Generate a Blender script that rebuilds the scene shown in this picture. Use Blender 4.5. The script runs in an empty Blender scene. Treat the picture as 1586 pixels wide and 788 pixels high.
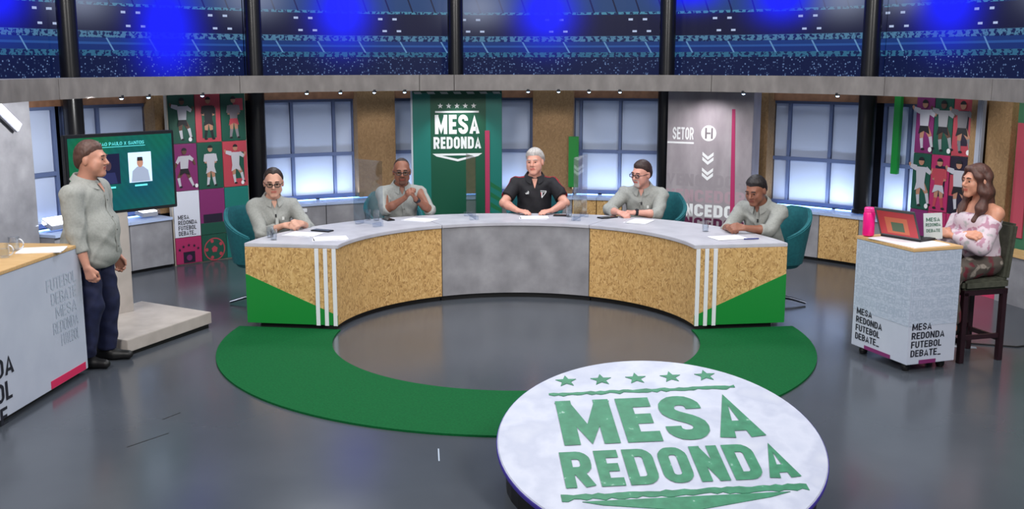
import bpy, bmesh, math, random
import numpy as np
from mathutils import Matrix, Vector
random.seed(7)
S = bpy.context.scene
COL = S.collection
PI = math.pi
R_ = math.radians

# ---------------------------------------------------------------- camera, world, lights
cam_d = bpy.data.cameras.new('camera'); cam = bpy.data.objects.new('camera', cam_d); COL.objects.link(cam)
cam_d.sensor_width = 36; cam_d.lens = 1637.65/1586*36; cam_d.clip_end = 100
cam.location = (-0.035, -8.72, 2.28); cam.rotation_euler = (PI/2-0.1777, 0, 0)
S.camera = cam
S.view_settings.view_transform = 'Standard'; S.view_settings.look = 'None'
S.view_settings.gamma = 1; S.view_settings.use_curve_mapping = False
S.view_settings.exposure = 0.0
w = bpy.data.worlds.new('studio'); S.world = w; w.use_nodes = True
w.node_tree.nodes['Background'].inputs[0].default_value = (0.72, 0.80, 1.0, 1)
w.node_tree.nodes['Background'].inputs[1].default_value = 0.16

def area(name, loc, target, size, power, color=(1, 1, 1), sy=None):
    d = bpy.data.lights.new(name, 'AREA'); d.energy = power; d.color = color
    d.shape = 'RECTANGLE'; d.size = size; d.size_y = sy or size
    o = bpy.data.objects.new(name, d); COL.objects.link(o); o.location = loc
    v = Vector(target)-Vector(loc); o.rotation_euler = v.to_track_quat('-Z', 'Y').to_euler()
    return o
area('key_softbox', (-3.2, -6.5, 4.6), (-0.5, 1.6, 0.8), 1.6, 260, (1, .97, .93))
area('key_softbox', (3.4, -6.5, 4.6), (0.8, 1.6, 0.8), 1.6, 260, (1, .97, .93))
area('overhead_softbox', (0, 0.2, 5.2), (0, 0.6, 0), 3.0, 170, (.97, .98, 1))
area('overhead_softbox', (-4.0, -1.5, 4.8), (-3.2, -0.6, 0.5), 1.6, 90, (1, .97, .94))
area('overhead_softbox', (4.2, -1.5, 4.8), (3.4, -0.4, 0.5), 1.6, 90, (1, .97, .94))
area('back_light', (-2.2, 3.6, 4.6), (-1.2, 1.6, 1.0), 0.9, 60, (.9, .95, 1))
area('back_light', (2.2, 3.6, 4.6), (1.2, 1.6, 1.0), 0.9, 60, (.9, .95, 1))

# ---------------------------------------------------------------- materials
MATS = {}
def lin(c):
    return tuple(((v/255)/12.92 if v/255 <= .04045 else ((v/255+.055)/1.055)**2.4) for v in c)+(1,)
def mat(name, rgb, rough=.6, metal=0, spec=.5, emit=None, estr=0, coat=0):
    if name in MATS: return MATS[name]
    m = bpy.data.materials.new(name); m.use_nodes = True; b = m.node_tree.nodes['Principled BSDF']
    b.inputs['Base Color'].default_value = lin(rgb); b.inputs['Roughness'].default_value = rough
    b.inputs['Metallic'].default_value = metal; b.inputs['Specular IOR Level'].default_value = spec
    b.inputs['Coat Weight'].default_value = coat
    if emit: b.inputs['Emission Color'].default_value = lin(emit); b.inputs['Emission Strength'].default_value = estr
    MATS[name] = m; return m
def nodes(m):
    return m.node_tree.nodes, m.node_tree.links, m.node_tree.nodes['Principled BSDF']
def ramp(N, stops, interp='LINEAR'):
    r = N.new('ShaderNodeValToRGB'); r.color_ramp.interpolation = interp
    e = r.color_ramp.elements
    e[0].position, e[0].color = stops[0][0], lin(stops[0][1])
    e[1].position, e[1].color = stops[-1][0], lin(stops[-1][1])
    for p, c in stops[1:-1]:
        k = e.new(p); k.color = lin(c)
    return r
def noise_mat(name, stops, scale, rough=.6, detail=4, bump=0, metal=0, stretch=(1, 1, 1), spec=.5, rr=None):
    m = mat(name, stops[0][1], rough, metal, spec); N, L, b = nodes(m)
    tc = N.new('ShaderNodeTexCoord'); mp = N.new('ShaderNodeMapping'); mp.inputs['Scale'].default_value = stretch
    n = N.new('ShaderNodeTexNoise'); n.inputs['Scale'].default_value = scale; n.inputs['Detail'].default_value = detail
    r = ramp(N, stops)
    L.new(tc.outputs['Object'], mp.inputs[0]); L.new(mp.outputs[0], n.inputs['Vector']); L.new(n.outputs['Fac'], r.inputs[0]); L.new(r.outputs[0], b.inputs['Base Color'])
    if rr:
        mr = N.new('ShaderNodeMapRange'); mr.inputs[3].default_value, mr.inputs[4].default_value = rr
        L.new(n.outputs['Fac'], mr.inputs[0]); L.new(mr.outputs[0], b.inputs['Roughness'])
    if bump:
        bp = N.new('ShaderNodeBump'); bp.inputs['Strength'].default_value = bump; bp.inputs['Distance'].default_value = .01
        L.new(n.outputs['Fac'], bp.inputs['Height']); L.new(bp.outputs[0], b.inputs['Normal'])
    return m
def osb_mat(name, cols, scale=26):
    m = mat(name, cols[0], .65); N, L, b = nodes(m)
    tc = N.new('ShaderNodeTexCoord')
    ns = N.new('ShaderNodeTexNoise'); ns.inputs['Scale'].default_value = 9; ns.inputs['Detail'].default_value = 2
    add = N.new('ShaderNodeMixRGB'); add.blend_type = 'LINEAR_LIGHT'; add.inputs[0].default_value = .06
    v = N.new('ShaderNodeTexVoronoi'); v.inputs['Scale'].default_value = scale
    mp = N.new('ShaderNodeMapping'); mp.inputs['Rotation'].default_value = (.6, .5, .7); mp.inputs['Scale'].default_value = (1, 1, .5)
    r = ramp(N, [(0, cols[0]), (.3, cols[1]), (.7, cols[2]), (1, cols[3])])
    sx = N.new('ShaderNodeSeparateColor')
    L.new(tc.outputs['Object'], ns.inputs['Vector']); L.new(tc.outputs['Object'], add.inputs[1]); L.new(ns.outputs['Color'], add.inputs[2])
    L.new(add.outputs[0], mp.inputs[0]); L.new(mp.outputs[0], v.inputs['Vector']); L.new(v.outputs['Color'], sx.inputs[0]); L.new(sx.outputs[0], r.inputs[0])
    L.new(r.outputs[0], b.inputs['Base Color'])
    bp = N.new('ShaderNodeBump'); bp.inputs['Strength'].default_value = .2; bp.inputs['Distance'].default_value = .004
    L.new(sx.outputs[1], bp.inputs['Height']); L.new(bp.outputs[0], b.inputs['Normal'])
    return m
def glass_mat(name, tint=(235, 245, 250), refl=.10):
    m = bpy.data.materials.new(name); m.use_nodes = True; N, L = m.node_tree.nodes, m.node_tree.links
    N.remove(N['Principled BSDF']); out = N['Material Output']
    t = N.new('ShaderNodeBsdfTransparent'); t.inputs[0].default_value = lin(tint)
    g = N.new('ShaderNodeBsdfGlossy'); g.inputs['Roughness'].default_value = .03
    lw = N.new('ShaderNodeLayerWeight'); lw.inputs[0].default_value = .25
    mr = N.new('ShaderNodeMapRange'); mr.inputs[3].default_value = refl*.6; mr.inputs[4].default_value = .5
    mx = N.new('ShaderNodeMixShader')
    L.new(lw.outputs['Facing'], mr.inputs[0]); L.new(mr.outputs[0], mx.inputs[0]); L.new(t.outputs[0], mx.inputs[1]); L.new(g.outputs[0], mx.inputs[2]); L.new(mx.outputs[0], out.inputs[0])
    MATS[name] = m; return m

OSB = osb_mat('osb_board', [(160, 120, 70), (196, 156, 98), (206, 166, 106), (220, 184, 126)], 85)
OSBD = osb_mat('osb_board_brown', [(132, 103, 70), (141, 111, 76), (146, 116, 80), (154, 124, 88)], 66)  # darker, browner board colours for the back wall pillars
CONC = noise_mat('grey_concrete', [(.25, (122, 122, 128)), (.5, (140, 140, 146)), (.75, (158, 158, 164))], 5, .55, 6, .08)
CONCT = noise_mat('pale_concrete_laminate', [(.25, (170, 170, 180)), (.5, (186, 186, 196)), (.75, (200, 200, 208))], 4, .38, 6)
CONCW = noise_mat('warm_grey_concrete', [(.25, (104, 99, 97)), (.5, (118, 113, 111)), (.75, (134, 129, 126))], 7, .6, 8, .12, stretch=(1, 1, .5))
FLOOR = noise_mat('polished_dark_floor', [(.2, (66, 71, 78)), (.5, (73, 78, 86)), (.8, (81, 86, 94))], .9, .3, 5, rr=(.13, .25))
GREEN = noise_mat('green_carpet', [(.3, (4, 80, 40)), (.7, (8, 92, 47))], 60, .85, 3, .1, spec=.15)
GPAINT = mat('green_paint', (20, 132, 52), .4)
BLACK = mat('black_plinth', (12, 12, 14), .5)
POSTM = mat('black_post', (14, 14, 18), .28)
WHITE = mat('white_strip', (225, 228, 235), .4)
PANE = mat('frosted_blue_pane', (172, 184, 210), .35)
FRAME = mat('navy_frame', (84, 98, 134), .45)
LINTEL = noise_mat('brown_lintel', [(.3, (92, 62, 44)), (.7, (116, 82, 60))], 12, .7)
TEAL = noise_mat('teal_upholstery', [(.3, (16, 88, 98)), (.7, (22, 104, 112))], 40, .8)
CHROME = mat('chrome', (120, 126, 140), .25, 1)
PRINTW = noise_mat('white_printed_panel', [(.3, (184, 192, 210)), (.7, (196, 203, 219))], 3, .5)
WOODT = noise_mat('pale_wood_top', [(.3, (198, 158, 106)), (.7, (216, 180, 128))], 6, .5, stretch=(1, 8, 8))
INK = mat('dark_ink', (24, 26, 40), .6)
INKG = mat('grey_ink', (168, 182, 200), .6)
MAGENTA = mat('magenta_print', (172, 44, 98), .5)
PINK = mat('pink_print', (206, 64, 104), .5)
PURPLE = mat('purple_print', (124, 42, 102), .5)
CORAL = mat('coral_print', (178, 66, 80), .5)
PGREEN = mat('poster_green', (26, 80, 66), .5)
PTEAL = mat('poster_teal', (24, 116, 108), .5)
PDARK = mat('poster_dark', (34, 26, 48), .5)
LWHITE = mat('lettering_white', (236, 240, 242), .5)
PAPER = mat('paper_white', (240, 240, 246), .7)
DARKPL = mat('dark_plastic', (22, 24, 30), .35)
GLASS = glass_mat('clear_glass', (250, 252, 254), .1); ACRYL = glass_mat('clear_acrylic', (240, 244, 250), .05)
WATER = glass_mat('water', (246, 249, 252), .08)

# ---------------------------------------------------------------- mesh helpers
class MB:
    def __init__(s): s.v = []; s.f = []; s.m = []
    def add(s, vs, fs, mi=0):
        o = len(s.v); s.v += [tuple(v) for v in vs]; s.f += [tuple(i+o for i in f) for f in fs]; s.m += [mi]*len(fs); return s
    def box(s, c, d, rz=0, mi=0, M=None):
        x, y, z = d[0]/2, d[1]/2, d[2]/2
        vs = [Vector((sx*x, sy*y, sz*z)) for sx in (-1, 1) for sy in (-1, 1) for sz in (-1, 1)]
        m = Matrix.Translation(c) @ (M or Matrix.Rotation(rz, 4, 'Z'))
        return s.add([m @ v for v in vs], [(0, 1, 3, 2), (4, 6, 7, 5), (0, 4, 5, 1), (2, 3, 7, 6), (0, 2, 6, 4), (1, 5, 7, 3)], mi)
    def prism(s, poly, z0, z1, mi=0, M=None):
        n = len(poly); vs = [Vector((x, y, z0)) for x, y in poly]+[Vector((x, y, z1)) for x, y in poly]
        if M: vs = [M @ v for v in vs]
        return s.add(vs, [tuple(range(n))[::-1], tuple(range(n, 2*n))]+[(i, (i+1) % n, (i+1) % n+n, i+n) for i in range(n)], mi)
    def arc(s, r0, r1, a0, a1, z0, z1, n=0, mi=0):
        n = n or max(2, int(abs(a1-a0)/1.5)); vs = []
        fr0 = r0 if callable(r0) else (lambda a: r0); fr1 = r1 if callable(r1) else (lambda a: r1)
        for i in range(n+1):
            a = a0+(a1-a0)*i/n; sn, cs = math.sin(R_(a)), math.cos(R_(a))
            for r, z in ((fr0(a), z0), (fr1(a), z0), (fr1(a), z1), (fr0(a), z1)): vs.append((r*sn, r*cs, z))
        fs = [(0, 1, 2, 3), tuple(4*n+k for k in (3, 2, 1, 0))]
        for i in range(n):
            for k in range(4): fs.append((4*i+k, 4*i+4+k, 4*i+4+(k+1) % 4, 4*i+(k+1) % 4))
        return s.add(vs, fs, mi)
    def lathe(s, prof, n=24, mi=0, c=(0, 0, 0)):
        vs = []; fs = []; k = len(prof)
        for i in range(n):
            a = 2*PI*i/n
            for r, z in prof: vs.append((c[0]+r*math.cos(a), c[1]+r*math.sin(a), c[2]+z))
        for i in range(n):
            j = (i+1) % n
            for q in range(k-1): fs.append((i*k+q, j*k+q, j*k+q+1, i*k+q+1))
        if prof[0][0] > 1e-6: fs.append(tuple(i*k for i in range(n))[::-1])
        if prof[-1][0] > 1e-6: fs.append(tuple(i*k+k-1 for i in range(n)))
        return s.add(vs, fs, mi)
    def tube(s, pts, r, n=8, mi=0, r2=None):
        pts = [Vector(p) for p in pts]; vs = []; fs = []; L = len(pts)
        for i, p in enumerate(pts):
            d = (pts[min(i+1, L-1)]-pts[max(i-1, 0)]).normalized(); u = d.cross(Vector((0, 0, 1)))
            if u.length < 1e-3: u = d.cross(Vector((1, 0, 0)))
            u.normalize(); w_ = d.cross(u); rr = r if r2 is None else r+(r2-r)*i/(L-1)
            for k in range(n):
                a = 2*PI*k/n; vs.append(p+u*math.cos(a)*rr+w_*math.sin(a)*rr)
        for i in range(L-1):
            for k in range(n): fs.append((i*n+k, i*n+(k+1) % n, (i+1)*n+(k+1) % n, (i+1)*n+k))
        fs += [tuple(range(n))[::-1], tuple((L-1)*n+k for k in range(n))]
        return s.add(vs, fs, mi)
    def mesh(s, name, mats, bevel=0, smooth=False, flip=True):
        me = bpy.data.meshes.new(name); me.from_pydata(s.v, [], s.f)
        for m in (mats if isinstance(mats, (list, tuple)) else [mats]): me.materials.append(m)
        me.polygons.foreach_set('material_index', s.m)
        bm = bmesh.new(); bm.from_mesh(me); bmesh.ops.recalc_face_normals(bm, faces=bm.faces)
        if bevel:
            es = [e for e in bm.edges if len(e.link_faces) == 2 and e.calc_face_angle() > .6]
            bmesh.ops.bevel(bm, geom=es, offset=bevel, segments=2, affect='EDGES', clamp_overlap=True)
        bm.to_mesh(me); bm.free()
        if smooth: me.shade_smooth() if hasattr(me, 'shade_smooth') else None
        return me
def smooth_by_angle(me, ang=.6):
    me.shade_smooth(); bm = bmesh.new(); bm.from_mesh(me)
    for e in bm.edges:
        if len(e.link_faces) == 2 and e.calc_face_angle() > ang: e.smooth = False
    bm.to_mesh(me); bm.free()
def obj(name, me, parent=None, loc=None, rot=None):
    o = bpy.data.objects.new(name, me); COL.objects.link(o)
    if parent: o.parent = parent
    if loc is not None: o.location = loc
    if rot is not None: o.rotation_euler = rot
    return o
def part(name, mb, mats, parent=None, bevel=0, smooth=0, world=False):
    if world:
        M = Matrix.Identity(4); p = parent
        chain = []
        while p: chain.append(p.matrix_basis.copy()); p = p.parent
        for c in chain: M = c @ M
        mi = M.inverted(); mb.v = [tuple(mi @ Vector(v)) for v in mb.v]
    me = mb.mesh(name, mats, bevel)
    if smooth: smooth_by_angle(me, smooth)
    return obj(name, me, parent)
def tag(o, label, cat, group=None):
    o['label'] = label; o['category'] = cat
    if group: o['group'] = group
    return o
def struct(o, label=None, cat=None):
    o['kind'] = 'structure'
    if label: o['label'] = label
    if cat: o['category'] = cat
    return o
def thing(name, label, cat, loc=(0, 0, 0), rot=(0, 0, 0), group=None):
    o = bpy.data.objects.new(name, None); COL.objects.link(o); o.location = loc; o.rotation_euler = rot; o.empty_display_size = .1
    return tag(o, label, cat, group)
def pol(r, a, z=0): return (r*math.sin(R_(a)), r*math.cos(R_(a)), z)
def wallrot(a): return (PI/2, 0, -R_(a))
def glyphs(t):
    """condensed block capitals as stroked centre lines: width, list of polylines"""
    h, w, c = t/2, (.6 if t > .2 else .54), (.1 if t > .2 else .14); T, B = 1-h, h; G = {}
    loop = lambda w: [(w/2, T), (w-h-c, T), (w-h, T-c), (w-h, B+c), (w-h-c, B), (h+c, B), (h, B+c), (h, T-c), (h+c, T), (w/2, T)]
    G['M'] = (.76, [[(h, 0), (h, 1)], [(.76-h, 0), (.76-h, 1)], [(h*.8, 1), (.38, .22), (.76-h*.8, 1)]])
    G['E'] = (.48, [[(.48, T), (h, T), (h, B), (.48, B)], [(h, .51), (.44, .51)]])
    G['F'] = (.46, [[(.46, T), (h, T), (h, 0)], [(h, .5), (.42, .5)]])
    G['L'] = (.44, [[(h, 1), (h, B), (.44, B)]])
    G['S'] = (w, [[(w-h, .69), (w-h, T-c), (w-h-c, T), (h+c, T), (h, T-c), (h, .63), (h+.11, .54), (w-h-.11, .45), (w-h, .36), (w-h, B+c), (w-h-c, B), (h+c, B), (h, B+c), (h, .31)]])
    G['A'] = (.6, [[(h*.8, 0), (.3, 1.06-h), (.6-h*.8, 0)], [(.12, .26), (.48, .26)]])
    G['R'] = (w, [[(h, 0), (h, 1)], [(h, T), (w-h-c, T), (w-h, T-c), (w-h, .45+c), (w-h-c, .45), (h, .45)], [(w*.52, .45), (w-h*.9, 0)]])
    G['P'] = (w, [[(h, 0), (h, 1)], [(h, T), (w-h-c, T), (w-h, T-c), (w-h, .43+c), (w-h-c, .43), (h, .43)]])
    G['B'] = (w, [[(h, 0), (h, 1)], [(h, T), (w-h-c, T), (w-h, T-c), (w-h, .52+c*.8), (w-h-c, .52), (h, .52)], [(h, .52), (w-h-c, .52), (w-h, .52-c), (w-h, B+c), (w-h-c, B), (h, B)]])
    G['D'] = (w, [[(h, 0), (h, 1)], [(h, T), (w-h-c, T), (w-h, T-c), (w-h, B+c), (w-h-c, B), (h, B)]])
    G['O'] = (w, [loop(w)]); G['C'] = (w, [[(w-h, .66), (w-h, T-c), (w-h-c, T), (h+c, T), (h, T-c), (h, B+c), (h+c, B), (w-h-c, B), (w-h, B+c), (w-h, .34)]])
    G['U'] = (w, [[(h, 1), (h, B+c), (h+c, B), (w-h-c, B), (w-h, B+c), (w-h, 1)]])
    G['N'] = (.58, [[(h, 0), (h, 1)], [(.58-h, 0), (.58-h, 1)], [(h*.9, 1), (.58-h*.9, 0)]])
    G['T'] = (.5, [[(0, T), (.5, T)], [(.25, T), (.25, 0)]]); G['V'] = (.58, [[(h*.8, 1), (.29, -.06+h), (.58-h*.8, 1)]])
    G['X'] = (.56, [[(h, 1), (.56-h, 0)], [(.56-h, 1), (h, 0)]]); G['H'] = (w, [[(h, 0), (h, 1)], [(w-h, 0), (w-h, 1)], [(h, .5), (w-h, .5)]])
    G['_'] = (.45, [[(0, h*.6), (.45, h*.6)]]); G[' '] = (.26, [])
    return G
def rounded(pl):
    out = [pl[0]]
    for a_, b_, c2 in zip(pl[:-2], pl[1:-1], pl[2:]):
        a_, b_, c2 = Vector(a_), Vector(b_), Vector(c2); u, v = (a_-b_), (c2-b_); ang = u.angle(v)
        if 1.9 < ang < 2.9 and min(u.length, v.length) > .03:
            k = min(.075, u.length*.45, v.length*.45); p, q = b_+u.normalized()*k, b_+v.normalized()*k
            out += [tuple(p), tuple((p+q)/4+b_/2), tuple(q)]
        else: out.append(tuple(b_))
    return out+[pl[-1]]
def stroke(pl, t):
    pl = rounded(pl)
    """quads of a mitred stroke along a polyline"""
    P = [Vector(p) for p in pl]; closed = (P[0]-P[-1]).length < 1e-5; n = len(P); L, R = [], []
    for i in range(n):
        d0 = (P[i]-P[i-1]).normalized() if i > 0 else ((P[-1]-P[-2]).normalized() if closed else None)
        d1 = (P[i+1]-P[i]).normalized() if i < n-1 else ((P[1]-P[0]).normalized() if closed else None)
        if d0 is None: d0 = d1
        if d1 is None: d1 = d0
        nn = (Vector((-d0.y, d0.x))+Vector((-d1.y, d1.x))); nn = nn.normalized() if nn.length > 1e-4 else Vector((-d0.y, d0.x))
        k = t/2/max(.5, nn.dot(Vector((-d1.y, d1.x)))); L.append(P[i]+nn*k); R.append(P[i]-nn*k)
    return [(R[i], R[i+1], L[i+1], L[i]) for i in range(n-1)]
def text_mb(s, wd, ht, depth=.002, offset=.0, mi=0, cx=0, cy=0, z=0, ang=0, mb=None, t=None, rag=0):
    """lettering fitted into a wd x ht rectangle centred on (cx, cy) in the local XY plane"""
    t = t or (.22 if offset > .02 else .165 if offset > .005 else .11); G = glyphs(t); x = 0; qs = []
    for ch_ in s:
        w_, pls = G[ch_]
        for pl in pls: qs += [[(p.x+x, min(1, max(0, p.y)) if ch_ != '_' else p.y) for p in q] for q in stroke(pl, t)]
        x += w_+.1
    W_ = x-.1; mb = mb or MB(); c_, s_ = math.cos(ang), math.sin(ang)
    for k, q in enumerate(qs):
        pts = [((px/W_-.5)*wd, (py-.5)*ht) for px, py in q]
        mb.add([(cx+c_*u-s_*v, cy+s_*u+c_*v, z+depth+k*1e-6) for u, v in pts], [(0, 1, 2, 3)], mi)
    return mb
def star_poly(cx, cy, r, rot=0, inner=.42):
    return [(cx+(r if k % 2 == 0 else r*inner)*math.sin(k*PI/5+rot), cy+(r if k % 2 == 0 else r*inner)*math.cos(k*PI/5+rot)) for k in range(10)]
def rot2(poly, a):
    c_, s_ = math.cos(a), math.sin(a); return [(c_*x-s_*y, s_*x+c_*y) for x, y in poly]
def circ(cx, cy, rx, ry=None, n=16): return [(cx+rx*math.cos(2*PI*k/n), cy+(ry or rx)*math.sin(2*PI*k/n)) for k in range(n)]
def rect(x0, y0, x1, y1): return [(x0, y0), (x1, y0), (x1, y1), (x0, y1)]

# ---------------------------------------------------------------- setting: floor, back wall, beam, screens, windows
mb = MB(); mb.prism(circ(0, 0, 16, n=64), -.1, 0)
struct(part('floor', mb, FLOOR))
mb = MB(); mb.arc(5.75, 5.9, -100, 100, 0, 4.4)
struct(part('wall_back', mb, mat('dark_backing_wall', (26, 28, 38), .8)))

# ring beam: backing plus facing panels
beam = struct(thing('trim_1', 'curved concrete beam running under the stadium screens', 'beam'))
del beam['category']; del beam['label']
mb = MB(); mb.arc(4.14, 4.95, -104, 104, 1.985, 2.15); part('beam_core', mb, CONC, beam)
edges = [-104, -80, -46.5, -16, -10.2, 33, 63, 84, 104]
for a0, a1 in zip(edges[:-1], edges[1:]):
    mb = MB(); mb.arc(4.09, 4.145, a0+.05, a1-.05, 1.975, 2.16); part('beam_panel', mb, CONCW, beam)

# stadium screens
def stadium_mat():
    m = bpy.data.materials.new('stadium_picture'); m.use_nodes = True; N, L, b = nodes(m)
    b.inputs['Base Color'].default_value = (0.004, 0.004, 0.006, 1); b.inputs['Roughness'].default_value = .35
    uv = N.new('ShaderNodeUVMap'); sp = N.new('ShaderNodeSeparateXYZ'); L.new(uv.outputs[0], sp.inputs[0])
    U, V = sp.outputs[0], sp.outputs[1]
    def mth(op, a, b_=None, c=None):
        n = N.new('ShaderNodeMath'); n.operation = op
        for i, q in enumerate((a, b_, c)):
            if q is None: continue
            if isinstance(q, (int, float)): n.inputs[i].default_value = q
            else: L.new(q, n.inputs[i])
        return n.outputs[0]
    def mix(f, a, c, mode='MIX'):
        n = N.new('ShaderNodeMixRGB'); n.blend_type = mode
        for i, q in enumerate((f, a, c)):
            if isinstance(q, (int, float)): n.inputs[i].default_value = q
            elif isinstance(q, tuple): n.inputs[i].default_value = q
            else: L.new(q, n.inputs[i])
        return n.outputs[0]
    def near(x, c, wd): return mth('LESS_THAN', mth('ABSOLUTE', mth('SUBTRACT', x, c)), wd)
    cmb = N.new('ShaderNodeCombineXYZ'); L.new(mth('MULTIPLY', U, .096), cmb.inputs[0]); L.new(V, cmb.inputs[1])
    z0, z1 = 2.1, 3.7; f = mth('DIVIDE', mth('SUBTRACT', V, z0), z1-z0)
    P = lambda z: (z-z0)/(z1-z0)
    base = ramp(N, [(0, (12, 22, 58)), (P(2.375), (44, 92, 122)), (P(2.435), (22, 44, 104)), (P(2.5), (38, 74, 138)), (P(2.52), (24, 50, 106)), (P(2.57), (70, 112, 142)), (P(2.64), (20, 22, 50)), (P(2.915), (66, 124, 150)), (P(2.95), (36, 62, 106)), (P(3.2), (40, 70, 110)), (P(3.25), (20, 22, 50)), (P(3.4), (60, 100, 130)), (1, (40, 70, 110))], 'CONSTANT')
    L.new(f, base.inputs[0]); col = base.outputs[0]
    # crowd grain
    vo = N.new('ShaderNodeTexVoronoi'); vo.inputs['Scale'].default_value = 38; L.new(cmb.outputs[0], vo.inputs['Vector'])
    cs = N.new('ShaderNodeSeparateColor'); L.new(vo.outputs['Color'], cs.inputs[0])
    spk = mth('MULTIPLY', mth('GREATER_THAN', cs.outputs[0], .5), mth('LESS_THAN', vo.outputs['Distance'], .36))
    low = mth('LESS_THAN', V, 2.375)
    col = mix(mth('MULTIPLY', mth('MULTIPLY', spk, low), mth('MULTIPLY', cs.outputs[1], .8)), col, lin((104, 132, 178)))
    no = N.new('ShaderNodeTexNoise'); no.inputs['Scale'].default_value = 30; no.inputs['Detail'].default_value = 3; L.new(cmb.outputs[0], no.inputs['Vector'])
    strip = mth('MAXIMUM', mth('MAXIMUM', near(V, 2.605, .036), near(V, 2.405, .031)), near(V, 2.93, .018))
    wave = mth('SINE', mth('MULTIPLY', U, 6.0))
    col = mix(mth('MULTIPLY', strip, mth('GREATER_THAN', mth('ADD', no.outputs[0], mth('MULTIPLY', wave, .08)), .53)), col, lin((16, 30, 72)))
    # aisles in the upper stand and stairs in the lower wall
    fr = mth('FRACT', mth('ADD', mth('DIVIDE', U, 3.1), mth('MULTIPLY', V, 1.2)))
    col = mix(mth('MULTIPLY', mth('LESS_THAN', fr, .07), near(V, 3.07, .13)), col, lin((14, 22, 54)))
    fr = mth('FRACT', mth('ADD', mth('DIVIDE', U, 5.6), mth('MULTIPLY', V, 1.1)))
    col = mix(mth('MULTIPLY', mth('LESS_THAN', fr, .04), near(V, 2.5, .07)), col, lin((86, 128, 170)))
    # lamp pairs in the dark roof band
    fr = mth('FRACT', mth('DIVIDE', U, 11.4))
    l1 = mth('MULTIPLY', mth('MAXIMUM', near(fr, .39, .026), near(fr, .56, .026)), near(V, 2.855, .013))
    l2 = mth('MULTIPLY', mth('MAXIMUM', near(fr, .44, .026), near(fr, .61, .026)), near(V, 2.705, .012))
    col = mix(mth('MAXIMUM', l1, l2), col, lin((170, 185, 215)))
    # drifting haze and blue beams in the picture
    def blob(a, z, ra, rz):
        d = mth('ADD', mth('POWER', mth('DIVIDE', mth('SUBTRACT', U, a), ra), 2), mth('POWER', mth('DIVIDE', mth('SUBTRACT', V, z), rz), 2))
        return mth('POWER', 2.718, mth('MULTIPLY', d, -2.4))
    hz = None; bl = None
    for a, z in ((-58, 3.0), (-35.5, 3.08), (-5, 3.02), (44.5, 3.05), (52, 3.1), (71, 3.05)):
        q = blob(a, z, 6.0, .36); hz = q if hz is None else mth('MAXIMUM', hz, q)
    for a, z, rz in ((-69, 2.98, .45), (-47, 2.7, .8), (-23.5, 2.95, .6), (4.3, 2.95, .55), (36, 3.1, .42), (58, 2.98, .6), (24, 3.2, .3)):
        q = blob(a, z, 5.4, rz); bl = q if bl is None else mth('MAXIMUM', bl, q)
    col = mix(mth('MULTIPLY', hz, .75), col, lin((128, 136, 160)))
    col = mix(mth('MINIMUM', mth('MULTIPLY', bl, 1.35), .97), col, lin((22, 30, 250)))
    L.new(col, b.inputs['Emission Color']); b.inputs['Emission Strength'].default_value = 1.1; b.inputs['Specular IOR Level'].default_value = .08
    return m
STAD = stadium_mat()
posts = [-62.3, -36.8, -8.4, 21.6, 49.9]
bays = [-100]+posts+[100]
scr_lab = ['stadium screen at the left end, left of the first black post', 'stadium screen above the television, between the first two black posts', 'stadium screen above the man in glasses, left of the green banner', 'stadium screen above the man in the black polo shirt', 'stadium screen above the grey column lettered setor', 'stadium screen at the right end, above the woman on the stool']
for (a0, a1), lb in zip(zip(bays[:-1], bays[1:]), scr_lab):
    mb = MB(); mb.arc(5.5, 5.54, a0+.15, a1-.15, 2.1, 3.65)
    o = part('stadium_screen', mb, STAD); me = o.data
    uvl = me.uv_layers.new(name='UVMap')
    for lp in me.loops:
        c = me.vertices[lp.vertex_index].co; uvl.data[lp.index].uv = (math.degrees(math.atan2(c.x, c.y)), c.z)
    tag(o, lb, 'screen', 'stadium screens above the beam')
post_lab = ['black round post nearest the left end, behind the television', 'black round post beside the wall of player tiles on the left', 'black round post rising above the green banner', 'black round post at the left edge of the grey setor column', 'black round post at the right, above the curved bench near the laptop']
for a, lb in zip(posts, post_lab):
    mb = MB(); mb.lathe([(.115, 0), (.115, .04), (.1, .05), (.1, 3.6), (.06, 3.62)], 28)
    o = part('post', mb, POSTM, smooth=.6); o.location = pol(5.22, a, .6); me = o.data
    for v in me.vertices:
        if v.co.z > 3: v.co.z -= .5
    tag(o, lb, 'post', 'black posts of the back wall')

# windows: (start angle, end angle, mullion angles)
WR = 5.42
wins = [(-68.4, -63.3, []), (-62.0, -51.0, [-57.4]), (-35.6, -22.6, [-31.1, -25.3]), (-17.4, -12.5, []), (-3.0, 2.4, []), (8.3, 20.4, [9.3, 14.8]), (36.0, 48.7, [38.2, 43.8]), (51.1, 57, [54.4])]
ZB, ZM, ZT = .6, 1.15, 1.85
for i, (a0, a1, ms) in enumerate(wins):
    win = struct(bpy.data.objects.new('window_%d' % (i+1), None)); COL.objects.link(win); win.location = pol(WR, (a0+a1)/2, ZB)
    es = [a0]+ms+[a1]
    k = 0
    for b0, b1 in zip(es[:-1], es[1:]):
        for z0, z1 in ((ZB+.02, ZM-.02), (ZM+.02, ZT-.02)):
            mb = MB(); mb.arc(WR+.02, WR+.035, b0+.25, b1-.25, z0, z1, n=1); part('pane', mb, PANE, win, world=True)
    for b in es:
        mb = MB(); mb.arc(WR-.01, WR+.04, b-.2, b+.2, ZB, ZT, n=1); part('mullion', mb, FRAME, win, world=True)
    for z in (ZB+.015, ZM, ZT-.015):
        mb = MB(); mb.arc(WR-.015, WR+.04, a0, a1, z-.022, z+.022); part('rail', mb, FRAME, win, world=True)
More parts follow.
